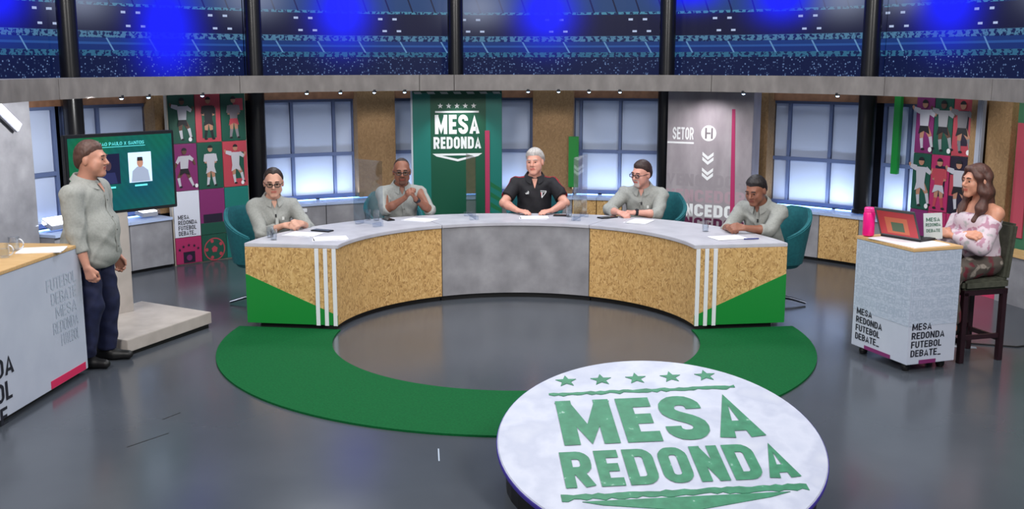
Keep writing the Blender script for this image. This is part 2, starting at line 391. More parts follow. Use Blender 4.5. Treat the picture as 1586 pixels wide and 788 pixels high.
mb = MB(); mb.arc(5.36, 5.6, -72, 72, 1.85, 2.02); struct(part('trim_2', mb, LINTEL))

# board pillars
pl = [(-51.2, -48.1, 'chipboard pillar between the television and the player tiles'), (-22.6, -17.2, 'chipboard pillar behind the bald man in glasses'), (2.6, 8.4, 'chipboard pillar behind the man in the black polo shirt'), (35.0, 36.2, 'narrow chipboard pillar at the right side of the grey setor column'), (65.2, 66.6, 'narrow chipboard pillar right of the right-hand player tiles'), (67.6, 71.0, 'chipboard pillar behind the woman with long hair')]
for a0, a1, lb in pl:
    mb = MB(); mb.arc(5.2 if a1 < 60 else 5.12, 5.5, a0, a1, 0.6 if a1 < 60 else 0, 1.99, n=3)
    o = part('pillar', mb, OSBD, bevel=.004); tag(o, lb, 'pillar', 'chipboard pillars of the back wall')
mb = MB(); mb.box((0, .98, 0), (.075, 1.96, .06)); o = part('upright', mb, mat('pale_blue_upright', (158, 164, 180), .4), bevel=.01)
o.location = pol(5.08, 67.1); o.rotation_euler = wallrot(67.1); tag(o, 'pale grey upright bar between two chipboard pillars on the right', 'bar')

# wall segments at both ends
mb = MB(); mb.arc(5.2, 5.4, -100, -68.6, 0, 2.0); o = struct(part('wall_left', mb, CONC))
mb = MB(); mb.arc(5.2, 5.4, 71, 100, 0, 2.0); wr = struct(part('wall_right', mb, mat('wall_green', (58, 112, 84), .5)))
mb = MB(); mb.arc(5.185, 5.2, 71.2, 73.0, .6, 1.72); part('printed_band', mb, mat('dusty_pink', (180, 74, 92), .5), wr)
t = thing('tube_light', 'slanting white tube light on the concrete wall at the left edge', 'light', pol(5.14, -72.6, 1.79), wallrot(-72.6))
mb = MB(); mb.box((0, 0, 0), (.38, .1, .03), M=Matrix.Rotation(R_(-40), 4, 'Z')); part('housing', mb, mat('lamp_housing', (150, 152, 160), .4), t)
mb = MB(); mb.box((0, 0, .02), (.36, .085, .02), M=Matrix.Rotation(R_(-40), 4, 'Z')); part('diffuser', mb, mat('lit_diffuser', (235, 238, 255), .4, emit=(225, 230, 255), estr=.9), t)

# low bench in sections along the wall
bsec = [(-68.5, -57.2, 'c', 'below the window behind the television'), (-57.2, -50.9, 'c', 'beside the television stand and the player tiles'), (-38.6, -28.1, 'c', 'behind the man in dark-rimmed glasses'), (-28.1, -15, 'c', 'left of the bald man'), (-15, 1, 'c', 'behind the green banner'), (1, 8.6, 'c', 'behind the man in the black polo shirt'), (8.6, 12.2, 'o', 'right of the man in the black polo shirt'), (12.2, 16.0, 'o', 'left of the man with the wrist watch leaning on his forearms'), (16.0, 23, 'c', 'left of the grey setor column'), (36.6, 45.2, 'c', 'behind the man at the right end of the desk'), (45.2, 51.0, 'o', 'right of the teal chair at the right desk end'), (51.0, 56.4, 'c', 'behind the podium with the laptop')]
for a0, a1, k, where in bsec:
    am = (a0+a1)/2; t = thing('bench_section', ('chipboard' if k == 'o' else 'concrete')+' bench section '+where, 'bench', pol(5.15, am), (0, 0, -R_(am)), 'low bench sections along the back wall')
    mb = MB(); mb.arc(5.02, 5.36, a0+.06, a1-.06, 0.04, .55); part('front', mb, OSB if k == 'o' else CONC, t, world=True)
    mb = MB(); mb.arc(5.0, 5.40, a0+.02, a1-.02, .55, .58); part('top', mb, mat('blue_lit_top', (174, 192, 226), .3), t, world=True)  # top colour includes the blue light that falls on the bench
    mb = MB(); mb.arc(5.06, 5.3, a0+.06, a1-.06, 0, .04); part('plinth', mb, BLACK, t, world=True)
    mb = MB(); mb.arc(5.33, 5.36, a0+.3, a1-.3, .58, .59); part('light_strip', mb, mat('blue_light_strip', (200, 220, 255), .4, emit=(120, 170, 255), estr=5.0), t, world=True)
t = thing('bench_section', 'concrete bench with a wooden top at the right edge behind the bar stool', 'bench', pol(5.1, 82), (0, 0, -R_(82)), 'low bench sections along the back wall')
mb = MB(); mb.arc(4.93, 5.15, 72.9, 96, 0, .47); part('front', mb, CONC, t, world=True)
mb = MB(); mb.arc(4.91, 5.15, 72.8, 96, .47, .5); part('top', mb, WOODT, t, world=True)
mb = MB(); mb.arc(4.95, 5.0, 66, 72.7, 0, .45); o = part('kick_panel', mb, PINK); tag(o, 'pink low panel on the floor behind the bar stool legs', 'panel')
mb = MB(); mb.box((0, 0, 0), (.07, .05, .02)); o = part('wall_socket', mb, WHITE, bevel=.006); o.location = pol(5.005, -31.4, .5); o.rotation_euler = wallrot(-31.4); tag(o, 'small white socket plate on the concrete bench behind the desk', 'socket')

for aa, rr_, tilt, lb in ((-65.6, 5.2, 26, 'added white glow panel for the brightly lit bench top behind the standing man'), (-53.2, 5.2, 8, 'small added glow panel for the lit bench top right of the television column')):  # glowing boxes added to stand in for the brightly lit bench top
    t = thing('bench_glow', lb, 'glow panel', pol(rr_, aa, .625 if tilt > 20 else .595), (0, 0, -R_(aa)))
    wd_ = .34 if aa < -60 else .2
    mb = MB(); mb.box((0, 0, .035), (wd_, .16, .05), M=Matrix.Rotation(R_(tilt), 4, 'X')); part('housing', mb, mat('lamp_housing', (150, 152, 160), .4), t, bevel=.006)
    mb = MB(); mb.box((0, -.005, .066), (wd_-.02, .14, .012), M=Matrix.Rotation(R_(tilt), 4, 'X')); part('lens', mb, mat('glow_face', (240, 245, 255), .3, emit=(235, 240, 255), estr=2.2), t)
# real wash lights: strips on the bench against the panes
for a, ln, pw in ((-66, .7, 12), (-56, .8, 12), (-33, .9, 11), (-26, .6, 9), (-15, .5, 5), (0, .5, 5), (12, .8, 9), (18, .5, 5), (42, .9, 11), (47, .5, 6), (54.3, .6, 12)):
    p = pol(5.22, a, .66); q = pol(5.42, a, 1.25)
    area('bench_wash', p, q, ln, pw*.30, (.72, .84, 1.0), .06).data.spread = R_(170)

# downlights along the beam
dl = [(-67.6, 'left end of the beam'), (-62.6, 'beam beside the first black post'), (-53.0, 'beam above the television'), (-35.0, 'beam left of the tall window behind the desk'), (-29.3, 'beam above the man in dark-rimmed glasses'), (-23.6, 'beam left of the chipboard pillar'), (-18.5, 'beam just left of the green banner'), (2.2, 'beam above the polo-shirted man, first of four'), (7.3, 'beam above the chipboard pillar right of the banner'), (12.4, 'beam between the pillar and the fourth post'), (17.6, 'beam just left of the fourth black post'), (38.4, 'beam right of the grey setor column'), (54.6, 'beam right of the fifth black post')]
for a, wh in dl:
    t = thing('spotlight', 'tiny white spotlight under the '+wh, 'spotlight', pol(4.105, a, 1.972), (0, 0, -R_(a)), 'spotlights under the beam')
    mb = MB(); mb.lathe([(.02, .02), (.023, .015), (.023, -.012), (.02, -.014)], 14); part('housing', mb, DARKPL, t)
    mb = MB(); mb.lathe([(0, -.026), (.012, -.023), (.019, -.014), (.019, 0), (0, 0)], 14); part('lens', mb, mat('spot_lens', (220, 235, 255), .3, emit=(170, 210, 255), estr=9), t)
def spot(name, loc, target, power, ang, col=(1, 1, 1), blend=.5, r=.03):
    d = bpy.data.lights.new(name, 'SPOT'); d.energy = power; d.spot_size = R_(ang); d.spot_blend = blend; d.color = col; d.shadow_soft_size = r
    o = bpy.data.objects.new(name, d); COL.objects.link(o); o.location = loc
    o.rotation_euler = (Vector(target)-Vector(loc)).to_track_quat('-Z', 'Y').to_euler(); return o
spot('panel_spot', pol(4.3, 30, 1.93), pol(4.8, 30, .6), 24, 125, (1, .92, .95), 1.0)
spot('panel_spot', pol(4.3, -8.6, 1.93), pol(4.78, -8.6, .9), 16, 90)
for a in (-20, 5.5): spot('panel_spot', pol(4.4, a, 1.92), pol(5.2, a, 1.0), 9, 70, (1, .93, .85))
spot('panel_spot', pol(4.3, -45, 1.93), pol(5.05, -45, .8), 22, 95)
spot('panel_spot', pol(4.0, -74, 1.93), pol(5.2, -73, .9), 120, 130, (1, 1, 1), .9)  # added lamp without a fixture, brightens the left concrete wall
spot('panel_spot', pol(4.2, 75, 1.93), pol(5.2, 75, 1.0), 22, 110)
spot('panel_spot', pol(4.3, 61, 1.93), pol(5.15, 61, .8), 22, 95)

# ---------------------------------------------------------------- player tiles
SK = [mat('skin_print_a', (176, 128, 104), .6), mat('skin_print_b', (96, 66, 54), .6)]
WH = mat('print_white', (186, 186, 196), .6); BK = mat('print_black', (26, 26, 32), .6); BALLW = mat('print_ball', (228, 228, 232), .6)
def player(pose, M_, sc, parent, mats):
    """flat printed footballer; local tile coordinates, height about 1"""
    mb = MB(); sk, sh, so, bt, bl = range(5)
    def limb(a, b, w0, w1, mi, z):
        a, b = Vector(a), Vector(b); d = (b-a).normalized(); n = Vector((-d.y, d.x))
        mb.prism([tuple(a+n*w0), tuple(a-n*w0), tuple(b-n*w1), tuple(b+n*w1)], z, z+.0015/sc, mi)
    P = dict(run=dict(h=(0, .9), n=(0, .82), hip=(.0, .46), a1=[(-.13, .76), (-.3, .8), (-.34, .86)], a2=[(.13, .76), (.27, .68), (.33, .78)], l1=[(-.05, .44), (-.06, .24), (-.03, .03)], l2=[(.06, .44), (.18, .28), (.24, .06)], b=(.2, .03)),
             stand=dict(h=(0, .91), n=(0, .83), hip=(0, .45), a1=[(-.13, .77), (-.18, .6), (-.05, .58)], a2=[(.13, .77), (.18, .6), (.06, .56)], l1=[(-.06, .44), (-.07, .22), (-.11, .02)], l2=[(.06, .44), (.08, .22), (.12, .02)], b=None),
             wide=dict(h=(.0, .9), n=(0, .82), hip=(-.02, .46), a1=[(-.13, .76), (-.24, .62), (-.3, .5)], a2=[(.13, .76), (.26, .68), (.32, .56)], l1=[(-.07, .44), (-.2, .26), (-.16, .04)], l2=[(.05, .44), (.14, .25), (.25, .04)], b=(.33, .05)))[pose]
    z = 0
    for leg in (P['l1'], P['l2']):
        limb(leg[0], leg[1], .065, .045, sk, z); limb(leg[1], leg[2], .045, .03, sh, z+.001/sc)
        mb.prism(circ(leg[2][0]+.02, leg[2][1], .05, .025, 8), z+.002/sc, z+.004/sc, bt)
    for arm in (P['a1'], P['a2']):
        limb(arm[1], arm[2], .035, .026, sk, z+.003/sc); limb(arm[0], arm[1], .055, .04, sh, z+.004/sc)
    hx, hy = P['hip']; mb.prism([(-.14, .79), (.14, .79), (hx+.11, hy), (hx-.11, hy)], z+.005/sc, z+.006/sc, sh)
    mb.prism([(hx-.11, hy+.02), (hx+.11, hy+.02), (P['l2'][0][0]+.1, hy-.14), (hx, hy-.08), (P['l1'][0][0]-.1, hy-.14)], z+.006/sc, z+.007/sc, so)
    mb.prism(circ(P['h'][0], P['h'][1], .075, .08, 12), z+.005/sc, z+.007/sc, sk)
    mb.prism([(P['h'][0]+.078*math.cos(k), P['h'][1]+.015+.07*math.sin(k)) for k in np.linspace(0, PI, 8)], z+.007/sc, z+.008/sc, bt)
    if P['b']: mb.prism(circ(P['b'][0], P['b'][1], .05, n=12), z+.006/sc, z+.008/sc, bl)
    mb.v = [tuple(M_ @ Vector((x*sc*.86, y*sc, zz*sc))) for x, y, zz in mb.v]
    return part('printed_player', mb, mats, parent)
def tile_wall(name, label, a0, a1, r, cols, rows, spec, zt):
    p0, p1 = Vector(pol(r, a0)), Vector(pol(r, a1)); c = (p0+p1)/2; wd = (p1-p0).length; d = p1-p0
    t = thing(name, label, 'tile wall', c, (PI/2, 0, math.atan2(d.y, d.x)))
    mb = MB(); mb.box((0, zt/2, -.04), (wd+.02, zt, .06)); part('backing_board', mb, mat('board_edge', (196, 186, 170), .6), t)
    cw = wd/cols
    for i, (y1, y0) in enumerate(zip(rows[:-1], rows[1:])):
        for j in range(cols):
            s = spec[i][j]
            mb = MB(); x0 = -wd/2+j*cw; mb.box((x0+cw/2, (y0+y1)/2, 0), (cw-.006, y1-y0-.006, .016)); tl = part('tile', mb, s[0], t, bevel=.002)
            M_ = Matrix.Translation((x0+cw/2, y0+.03, .0095)); H_ = y1-y0-.06
            if s[1] == 'player':
                if s[5:]: 
                    mb = MB(); q = s[5]; mb.prism(rect(x0+cw*q[1], y0+H_*q[2], x0+cw*q[3], y0+H_*q[4]), .0082, .0092, 0); part('printed_block', mb, q[0], tl)
                player(s[2], M_, H_ if s[2] != 'wide' else H_*.98, tl, [s[4], s[3][0], s[3][1], BK, BALLW])
            elif s[1] == 'text':
                mb = MB()
                for k, (ln, ww) in enumerate((('MESA', .42), ('REDONDA', .72), ('FUTEBOL', .68), ('DEBATE_', .66))): text_mb(ln, cw*ww, .05, .0095, .012, cx=x0+cw*(.14+ww/2), cy=y0+.235-k*.062, mb=mb)
                part('lettering', mb, INK, tl)
            elif s[1] == 'badge':
                mb = MB(); mb.prism(rect(x0+.09, y0-.0+.012, x0+cw-.09, y0+.14), .0085, .0095); mb.prism(circ(x0+cw/2, y0+.07, .035), .0096, .0105, 1)
                for k in range(5): q = PI*(.15+.7*k/4); mb.prism(star_poly(x0+cw/2+math.cos(q)*.13, y0+.13+math.sin(q)*.085, .022), .0085, .0095)
                part('printed_badge', mb, [PDARK, PURPLE], tl)
            elif s[1] == 'ball':
                mb = MB(); cx, cy, rr = x0+cw/2, y0+(y1-y0)*.42, min(cw*.46, (y1-y0)*.44)
                n = 28; mb.add([(cx+rr*q*math.cos(2*PI*k/n), cy+rr*q*math.sin(2*PI*k/n), .0092) for k in range(n) for q in (1, .9)], [(2*k, 2*((k+1) % n), 2*((k+1) % n)+1, 2*k+1) for k in range(n)])
                mb.prism([(cx+rr*.3*math.sin(2*PI*k/5), cy+rr*.3*math.cos(2*PI*k/5)) for k in range(5)], .0085, .0095)
                for k in range(5):
                    q = 2*PI*k/5+.6; mb.prism([(cx+rr*.74*math.cos(q)+rr*.17*math.cos(q+2*PI*m_/5), cy+rr*.74*math.sin(q)+rr*.17*math.sin(q+2*PI*m_/5)) for m_ in range(5)], .0085, .0095)
                part('printed_ball', mb, CORAL, tl)
            elif s[1] == 'stripe':
                mb = MB(); mb.prism(rect(x0+.04, y0+.14, x0+cw-.04, y0+.24), .0085, .0095, 0); mb.prism(rect(x0+.003, y0+.003, x0+cw-.003, y0+.138), .0085, .009, 1)
                part('printed_block', mb, [PDARK, PGREEN], tl)
    return t
wb, bb, ww = (WH, BK), (BK, WH), (WH, WH)
tile_wall('tile_wall', 'wall panel of footballer tiles left of the desk, beside the television', -50.4, -39.3, 5.05, 3, [1.95, 1.395, .855, .32, 0.01], [
    [(PGREEN, 'player', 'run', wb, SK[1]), (CORAL, 'player', 'stand', (BK, BK), SK[0], (PGREEN, .25, .1, .8, .8)), (PGREEN, 'player', 'stand', (mat('print_grey', (130, 124, 132), .6), CORAL), SK[0], (CORAL, .5, .72, .9, 1.0))],
    [(PURPLE, 'player', 'wide', wb, SK[1]), (PGREEN, 'player', 'stand', ww, SK[0]), (CORAL, 'player', 'run', ww, SK[0], (PGREEN, .4, .2, .85, .85))],
    [(mat('tile_white', (214, 218, 232), .5), 'text'), (PURPLE, 'stripe'), (PTEAL, '')],
    [(MAGENTA, 'badge'), (PGREEN, 'ball'), (PTEAL, '')]], 1.95)
tile_wall('tile_wall', 'wall panel of footballer tiles right of the desk, behind the laptop', 56.9, 64.8, 5.2, 3, [1.95, 1.335, .725, .2, 0.01], [
    [(PURPLE, 'player', 'run', wb, SK[0]), (PGREEN, 'player', 'run', (mat('print_grey2', (150, 150, 156), .6), BK), SK[1]), (CORAL, 'player', 'run', (mat('print_grey3', (120, 118, 124), .6), BK), SK[0], (PDARK, .3, .2, .8, .85))],
    [(PGREEN, 'player', 'run', ww, SK[0]), (MAGENTA, 'player', 'stand', (CORAL, WH), SK[0], (PDARK, .25, .3, .8, .9)), (PDARK, 'player', 'run', wb, SK[0], (CORAL, .05, .35, .45, .75))],
    [(PURPLE, ''), (MAGENTA, 'stripe'), (MAGENTA, '')], [(MAGENTA, ''), (PURPLE, ''), (MAGENTA, '')]], 1.96)

# ---------------------------------------------------------------- green banner and grey column
t = thing('banner_panel', 'tall green banner panel lettered mesa redonda behind the desk', 'banner', pol(4.73, -8.8), wallrot(-8.8))
BG = mat('banner_green', (16, 84, 62), .35); BT = mat('banner_teal', (22, 116, 106), .35); BD = mat('banner_dark_green', (14, 104, 62), .4)
mb = MB(); mb.box((0, .98, 0), (1.13, 1.955, .05)); body = part('panel', mb, BG, t, bevel=.004)
mb = MB(); mb.prism(rect(-.56, .01, -.34, 1.93), .025, .0262); part('side_band', mb, BT, t)
mb = MB(); mb.prism(rect(.36, .01, .56, 1.93), .025, .0262); part('side_band', mb, BT, t)
mb = MB(); mb.box((-.573, .98, .005), (.02, 1.95, .05)); part('edge_strip', mb, mat('pale_edge', (186, 196, 206), .4), t)
for k in range(7): mb = MB(); mb.prism([(-.53+k*.165, 1.918), (-.44+k*.165, 1.918), (-.46+k*.165, 1.945), (-.55+k*.165, 1.945)], .0255, .0275); part('hazard_dash', mb, mat('dash_grey', (180, 190, 190), .5), t)
mb = MB(); mb.box((.375, .75, .03), (.058, 1.42, .02)); part('magenta_bar', mb, mat('magenta_bar', (176, 52, 92), .4), t)
for k in range(6): mb = MB(); mb.prism([(.415, .1+k*.13), (.555, .02+k*.13), (.555, .07+k*.13), (.415, .16+k*.13)], .0262, .0272); part('leaf_pattern', mb, BD, t)
for k in range(5): mb = MB(); mb.prism(star_poly(-.215+k*.105, 1.77, .036), .0255, .028); part('star', mb, LWHITE, t)
mb = MB(); mb.prism(rect(-.28, 1.685, .27, 1.708), .0255, .0275); part('rule', mb, LWHITE, t)
mb = MB(); mb.prism([(-.32, 1.175), (.31, 1.175), (.26, 1.14), (0, 1.075), (-.27, 1.14)], .0255, .0272); mb.prism([(-.2, 1.15), (.2, 1.15), (0, 1.105)], .0272, .0276, 1)
part('rule', mb, [LWHITE, BG], t)
mb = text_mb('MESA', .56, .24, .0275, .03, cx=-.005, cy=1.54); part('lettering', mb, LWHITE, t)
mb = text_mb('REDONDA', .6, .15, .0275, .035, cx=-.005, cy=1.31); part('lettering', mb, LWHITE, t)

t = thing('grey_column', 'grey concrete column panel lettered setor with white arrows', 'column', pol(4.72, 29.9), wallrot(29.9))
mb = MB(); mb.box((0, .98, -.12), (1.07, 1.955, .3)); part('panel', mb, noise_mat('lilac_grey_concrete', [(.25, (138, 132, 138)), (.5, (156, 150, 156)), (.75, (172, 166, 172))], 6, .5, 8, .08, stretch=(1, .4, 1)), t, bevel=.004)
mb = MB(); mb.prism([(.3, .25), (.36, .25), (.315, 1.76), (.275, 1.76)], .03, .034); part('magenta_stripe', mb, MAGENTA, t)
part('lettering', text_mb('SETOR', .27, .15, .031, .012, cx=-.33, cy=1.455), LWHITE, t)
mb = MB(); mb.prism(rect(-.53, 1.33, -.19, 1.352), .03, .032); part('rule', mb, LWHITE, t)
mb = MB(); mb.prism(circ(-.005, 1.465, .095, n=28), .03, .032); em = part('emblem', mb, LWHITE, t)
mb = MB()
for sx in (-.045, .03): mb.prism(rect(sx-.005, 1.40, sx+.018, 1.53), .032, .033)
mb.prism(rect(-.03, 1.455, .02, 1.475), .032, .033); part('emblem_letter', mb, mat('column_ink', (118, 112, 118), .6), em)
for k in range(2):
    for q in range(2):
        y = 1.24-k*.19-q*.06; mb = MB(); mb.prism([(-.075, y), (-.005, y-.055), (.065, y), (.065, y-.04), (-.005, y-.095), (-.075, y-.04)], .03, .032); part('arrow', mb, LWHITE, t)
part('lettering', text_mb('VENCEDOR', 1.0, .15, .031, .03, cx=-.03, cy=.525), LWHITE, t)
part('lettering', text_mb('VENCEDOR', 1.0, .13, .031, .03, cx=-.03, cy=.37), mat('plum_ink', (88, 30, 66), .5), t)
part('lettering', text_mb('VENCEDOR', 1.0, .15, .0305, .03, cx=-.03, cy=.70), mat('faint_pink_ink', (172, 150, 160), .6), t)
part('lettering', text_mb('VENCEDOR', 1.0, .15, .0305, .03, cx=-.03, cy=.89), mat('faint_grey_ink', (150, 144, 150), .6), t)

mb = MB(); mb.box((0, .0, 0), (.13, .66, .05)); o = part('green_bar', mb, GPAINT, bevel=.004); o.location = pol(5.14, 8.6, 1.03); o.rotation_euler = wallrot(8.6); tag(o, 'short green upright bar on the edge of the chipboard pillar behind the desk', 'bar')
mb = MB(); mb.box((0, .0, 0), (.085, .9, .05)); o = part('green_bar', mb, GPAINT, bevel=.004); o.location = pol(5.3, 53.6, 1.52); o.rotation_euler = wallrot(53.6); tag(o, 'green hanging bar in front of the window above the laptop', 'bar')

# ---------------------------------------------------------------- floor ring, logo disc, desk
mb = MB(); mb.arc(1.54, 2.46, 82, 278, 0, .014, n=120); o = part('ring_carpet', mb, GREEN); tag(o, 'green curved carpet band on the floor in front of the desk', 'carpet')
TI = .232
t = thing('logo_disc', 'tilted round white disc lettered mesa redonda on the studio floor', 'disc', (.772, -3.22, .264), (TI, 0, 0))
dn = MB()
n = 96; dn.lathe([(0, -.045), (.875, -.045), (.888, -.035), (.888, -.006), (.882, 0), (0, 0)], n)
DISCW = noise_mat('white_disc_print', [(.2, (164, 172, 194)), (.45, (188, 193, 210)), (.55, (172, 178, 198)), (.8, (194, 198, 210))], 3.2, .45, 8, spec=.5)
part('disc_top', dn, DISCW, t, smooth=.5)
mb = MB(); mb.lathe([(.8895, -.036), (.893, -.03), (.893, -.012), (.8895, -.006)], n); part('rim', mb, mat('violet_rim', (62, 48, 150), .4), t, smooth=.5)
# wedge plinth under the disc (built in world space)
mb = MB(); vs = []; n2 = 48
for k in range(n2):
    a = 2*PI*k/n2; u, v = .84*math.cos(a), .84*math.sin(a)
    vs.append((.772+u, -3.22+v*math.cos(TI), 0)); vs.append((.772+u, -3.22+v*math.cos(TI)+.0*math.sin(TI), max(.002, .264+v*math.sin(TI)-.048)))
mb.add(vs, [(2*k, 2*((k+1) % n2), 2*((k+1) % n2)+1, 2*k+1) for k in range(n2)]+[tuple(range(0, 2*n2, 2))[::-1], tuple(range(1, 2*n2, 2))]); part('wedge_base', mb, BLACK, t, world=True)
LG = noise_mat('green_lettering_worn', [(.25, (30, 104, 74)), (.58, (46, 126, 92)), (.67, (52, 132, 98)), (.72, (150, 182, 172))], 16, .5, 8)
A5 = R_(4.6)
for k in range(5): mb = MB(); mb.prism(rot2(star_poly(-.43+k*.212, .665, .066), A5), 0, .004); part('star', mb, LG, t)
def ragged(x0, y0, x1, y1, n=40, amp=.012):
    rr = random.Random(int((x0+y0)*1000)); top = [(x0+(x1-x0)*i/n, y1+rr.uniform(-amp, amp)*.6) for i in range(n+1)]; bot = [(x0+(x1-x0)*i/n, y0+rr.uniform(-amp, amp)) for i in range(n+1)]
    return top, bot
for (x0, y0, x1, y1) in ((-.55, .505, .56, .535), (-.6, -.50, .66, -.455)):
    tp, bt = ragged(x0, y0, x1, y1); mb = MB(); mb.prism(rot2(bt+tp[::-1], A5), 0, .004); part('rule', mb, LG, t)
mb = MB(); mb.prism(rot2([(-.5, -.515), (.56, -.515), (.45, -.55), (.03, -.63), (-.4, -.55)], A5), 0, .004)
part('rule', mb, LG, t)
part('lettering', text_mb('MESA', 1.11, .455, .004, .03, cx=.03*math.cos(A5)-.215*math.sin(A5), cy=.215*math.cos(A5), ang=A5), LG, t)
part('lettering', text_mb('REDONDA', 1.22, .32, .004, .035, cx=.045+.23*math.sin(A5), cy=-.235*math.cos(A5), ang=A5), LG, t)

Rout = lambda a: 2.2+.2*math.sqrt(max(0, 1-math.cos(R_(a))))
def desk_section(a0, a1, front_mat, label, end=0):
    am = (a0+a1)/2; t = thing('desk_section', label, 'desk', pol(1.9, am), (0, 0, -R_(am)), 'curved presenters desk')
    mb = MB(); mb.arc(1.545, Rout, a0+.1, a1-.1, .722, .755); part('top', mb, CONCT, t, bevel=.004, world=True)
    mb = MB(); mb.arc(1.56, 1.59, a0+.16, a1-.16, .05, .722); part('front_panel', mb, front_mat, t, world=True)
    mb = MB(); mb.arc(1.6, 1.66, a0+.3, a1-.3, 0, .05); part('plinth', mb, BLACK, t, world=True)
    for e, sg in ((a0, 1), (a1, -1)):
        if e in (-82, 82): continue
        mb = MB(); mb.arc(1.6, lambda a: 1.85, e+sg*.1, e+sg*.6, .02, .722, n=1); part('side_panel', mb, BLACK, t, world=True)
    if end:
        s = end; r0, r1 = 1.56, Rout(82)-.005
        d = Vector((s*math.sin(R_(82)), math.cos(R_(82)), 0)); nn = Vector((d.y*s, -d.x*s, 0))   # along the end face, outward normal
        if nn.y > 0: nn = -nn
        M_ = Matrix(((d.x, 0, nn.x, 0), (d.y, 0, nn.y, 0), (0, 1, 0, 0), (0, 0, 0, 1)))
        mb = MB(); mb.prism(rect(r0, .05, r1, .722), -.03, 0, M=M_); ep = part('end_panel', mb, OSB, t, world=True)
        mb = MB(); mb.prism([(r0, .05), (r1, .05), (r1, .485), (r0, .135)], .0005, .006, M=M_); part('green_wedge', mb, GPAINT, t, world=True)
        for k in range(3):
            mb = MB(); x = r0+.003+k*.077; mb.prism(rect(x, .045, x+.034, .722), .0005, .012, M=M_); part('white_strip', mb, WHITE, t, world=True)
        mb = MB(); mb.prism(rect(r0+.05, 0, r1-.1, .05), -.08, -.05, M=M_); part('plinth', mb, BLACK, t, world=True)
        mb = MB(); mb.prism(rect(r1-.03, 0.03, r1, .722), -.5, -.03, M=M_)
    return t
desk_section(-82, -27.3, OSB, 'left section of the curved desk, chipboard front with green wedge and white strips', -1)
desk_section(-27.3, 27.3, CONC, 'middle section of the curved desk with a plain grey concrete front')
desk_section(27.3, 82, OSB, 'right section of the curved desk, chipboard front with green wedge and white strips', 1)

# ---------------------------------------------------------------- chairs
def make_chair():
    t = thing('tub_chair', 'x', 'chair', group='teal tub chairs at the desk')
    # wraparound shell: open towards -Y
    mb = MB(); n = 26; vs = []
    for i in range(n+1):
        a = R_(-118+236*i/n); q = abs(i/n-.5)*2          # q: 0 at back, 1 at arm fronts
        top = .92-.24*max(0, (q-.25)/.75)**.8; bot = .40
        for (r, z) in ((.24, bot), (.315, top), (.275, top+.012), (.2, bot+.05)):
            vs.append((r*math.sin(a)*1.02, r*math.cos(a)*.98, z))
    fs = [(0, 1, 2, 3), tuple(4*n+k for k in (3, 2, 1, 0))]
    for i in range(n):
        for k in range(4): fs.append((4*i+k, 4*i+4+k, 4*i+4+(k+1) % 4, 4*i+(k+1) % 4))
    mb.add(vs, fs); part('shell', mb, TEAL, t, bevel=.01, smooth=.9)
    mb = MB(); mb.lathe([(0, .36), (.2, .37), (.235, .41), (.235, .46), (.2, .49), (0, .495)], 28); part('seat', mb, TEAL, t, smooth=.8)
    mb = MB(); mb.lathe([(.03, .06), (.03, .36), (.06, .365)], 14); part('pedestal', mb, CHROME, t, smooth=.6)
    for k in range(4):
        mb = MB(); a = PI/4+k*PI/2; mb.tube([(0, 0, .07), (.15*math.cos(a), .15*math.sin(a), .055), (.29*math.cos(a), .29*math.sin(a), .02)], .02, 8, r2=.013); part('foot', mb, CHROME, t, smooth=.8)
    return t
def copy_tree(o, parent=None):
    c = o.copy(); COL.objects.link(c)
    if parent: c.parent = parent
    for ch in list(o.children): copy_tree(ch, c)
    return c
chair = make_chair()
ch = [(-61.5, 2.83, 'teal tub chair of the man at the left end of the desk', -30), (-27.5, 2.83, 'teal tub chair behind the bald man with clasped hands', 0), (4.3, 2.85, 'teal tub chair behind the man in the black polo shirt', 0), (31.8, 2.86, 'teal tub chair behind the man with folded forearms', 10), (62.5, 2.84, 'teal tub chair of the man at the right end of the desk', 20)]
for i, (a, r, lb, tw) in enumerate(ch):
    o = chair if i == 0 else copy_tree(chair)
    o.location = pol(r, a); o.rotation_euler = (0, 0, -R_(a)+R_(tw)*0); o['label'] = lb

# ---------------------------------------------------------------- things on the desk
ZD = .755
def tumbler(loc, label, h=.1, r=.033, z=ZD):
    t = thing('tumbler', label, 'glass', (loc[0], loc[1], z), group='water glasses')
    mb = MB(); mb.lathe([(0, 0), (r*.86, 0), (r, h), (r-.003, h), (r*.84-.002, .008), (0, .008)], 20); part('glass', mb, GLASS, t, smooth=.6)
    mb = MB(); mb.lathe([(0, .009), (r*.84-.003, .009), (r*.92-.002, h*.6), (0, h*.6)], 20); part('water', mb, WATER, t, smooth=.6)
def paper(loc, a, label, wd=.21, ln=.297, z=ZD, m=PAPER, name='paper_sheet', th=.003, cat='paper', grp='papers on the desk'):
    mb = MB(); mb.box((0, 0, th/2), (wd, ln, th)); 
    for k in (1, 2): mb.box((.008*k, -.006*k, th/2+.001*k), (wd, ln, .001), rz=.05*k)
    o = part(name, mb, m); o.location = (loc[0], loc[1], z); o.rotation_euler = (0, 0, R_(a)); tag(o, label, cat, grp)
def phone(loc, a, label, z=ZD, wd=.08, ln=.16):
    t = thing('mobile_phone', label, 'phone', (loc[0], loc[1], z), (0, 0, R_(a)), 'phones on the desk')
    mb = MB(); mb.box((0, 0, .006), (wd, ln, .012)); part('case', mb, DARKPL, t, bevel=.003)
    mb = MB(); mb.box((0, 0, .0125), (wd*.9, ln*.92, .001)); part('screen', mb, mat('phone_glass', (10, 12, 20), .08), t)
tumbler((-2.14, .50), 'drinking glass at the left corner of the desk')
tumbler((-2.2, .63), 'second drinking glass just behind the one at the left corner of the desk')
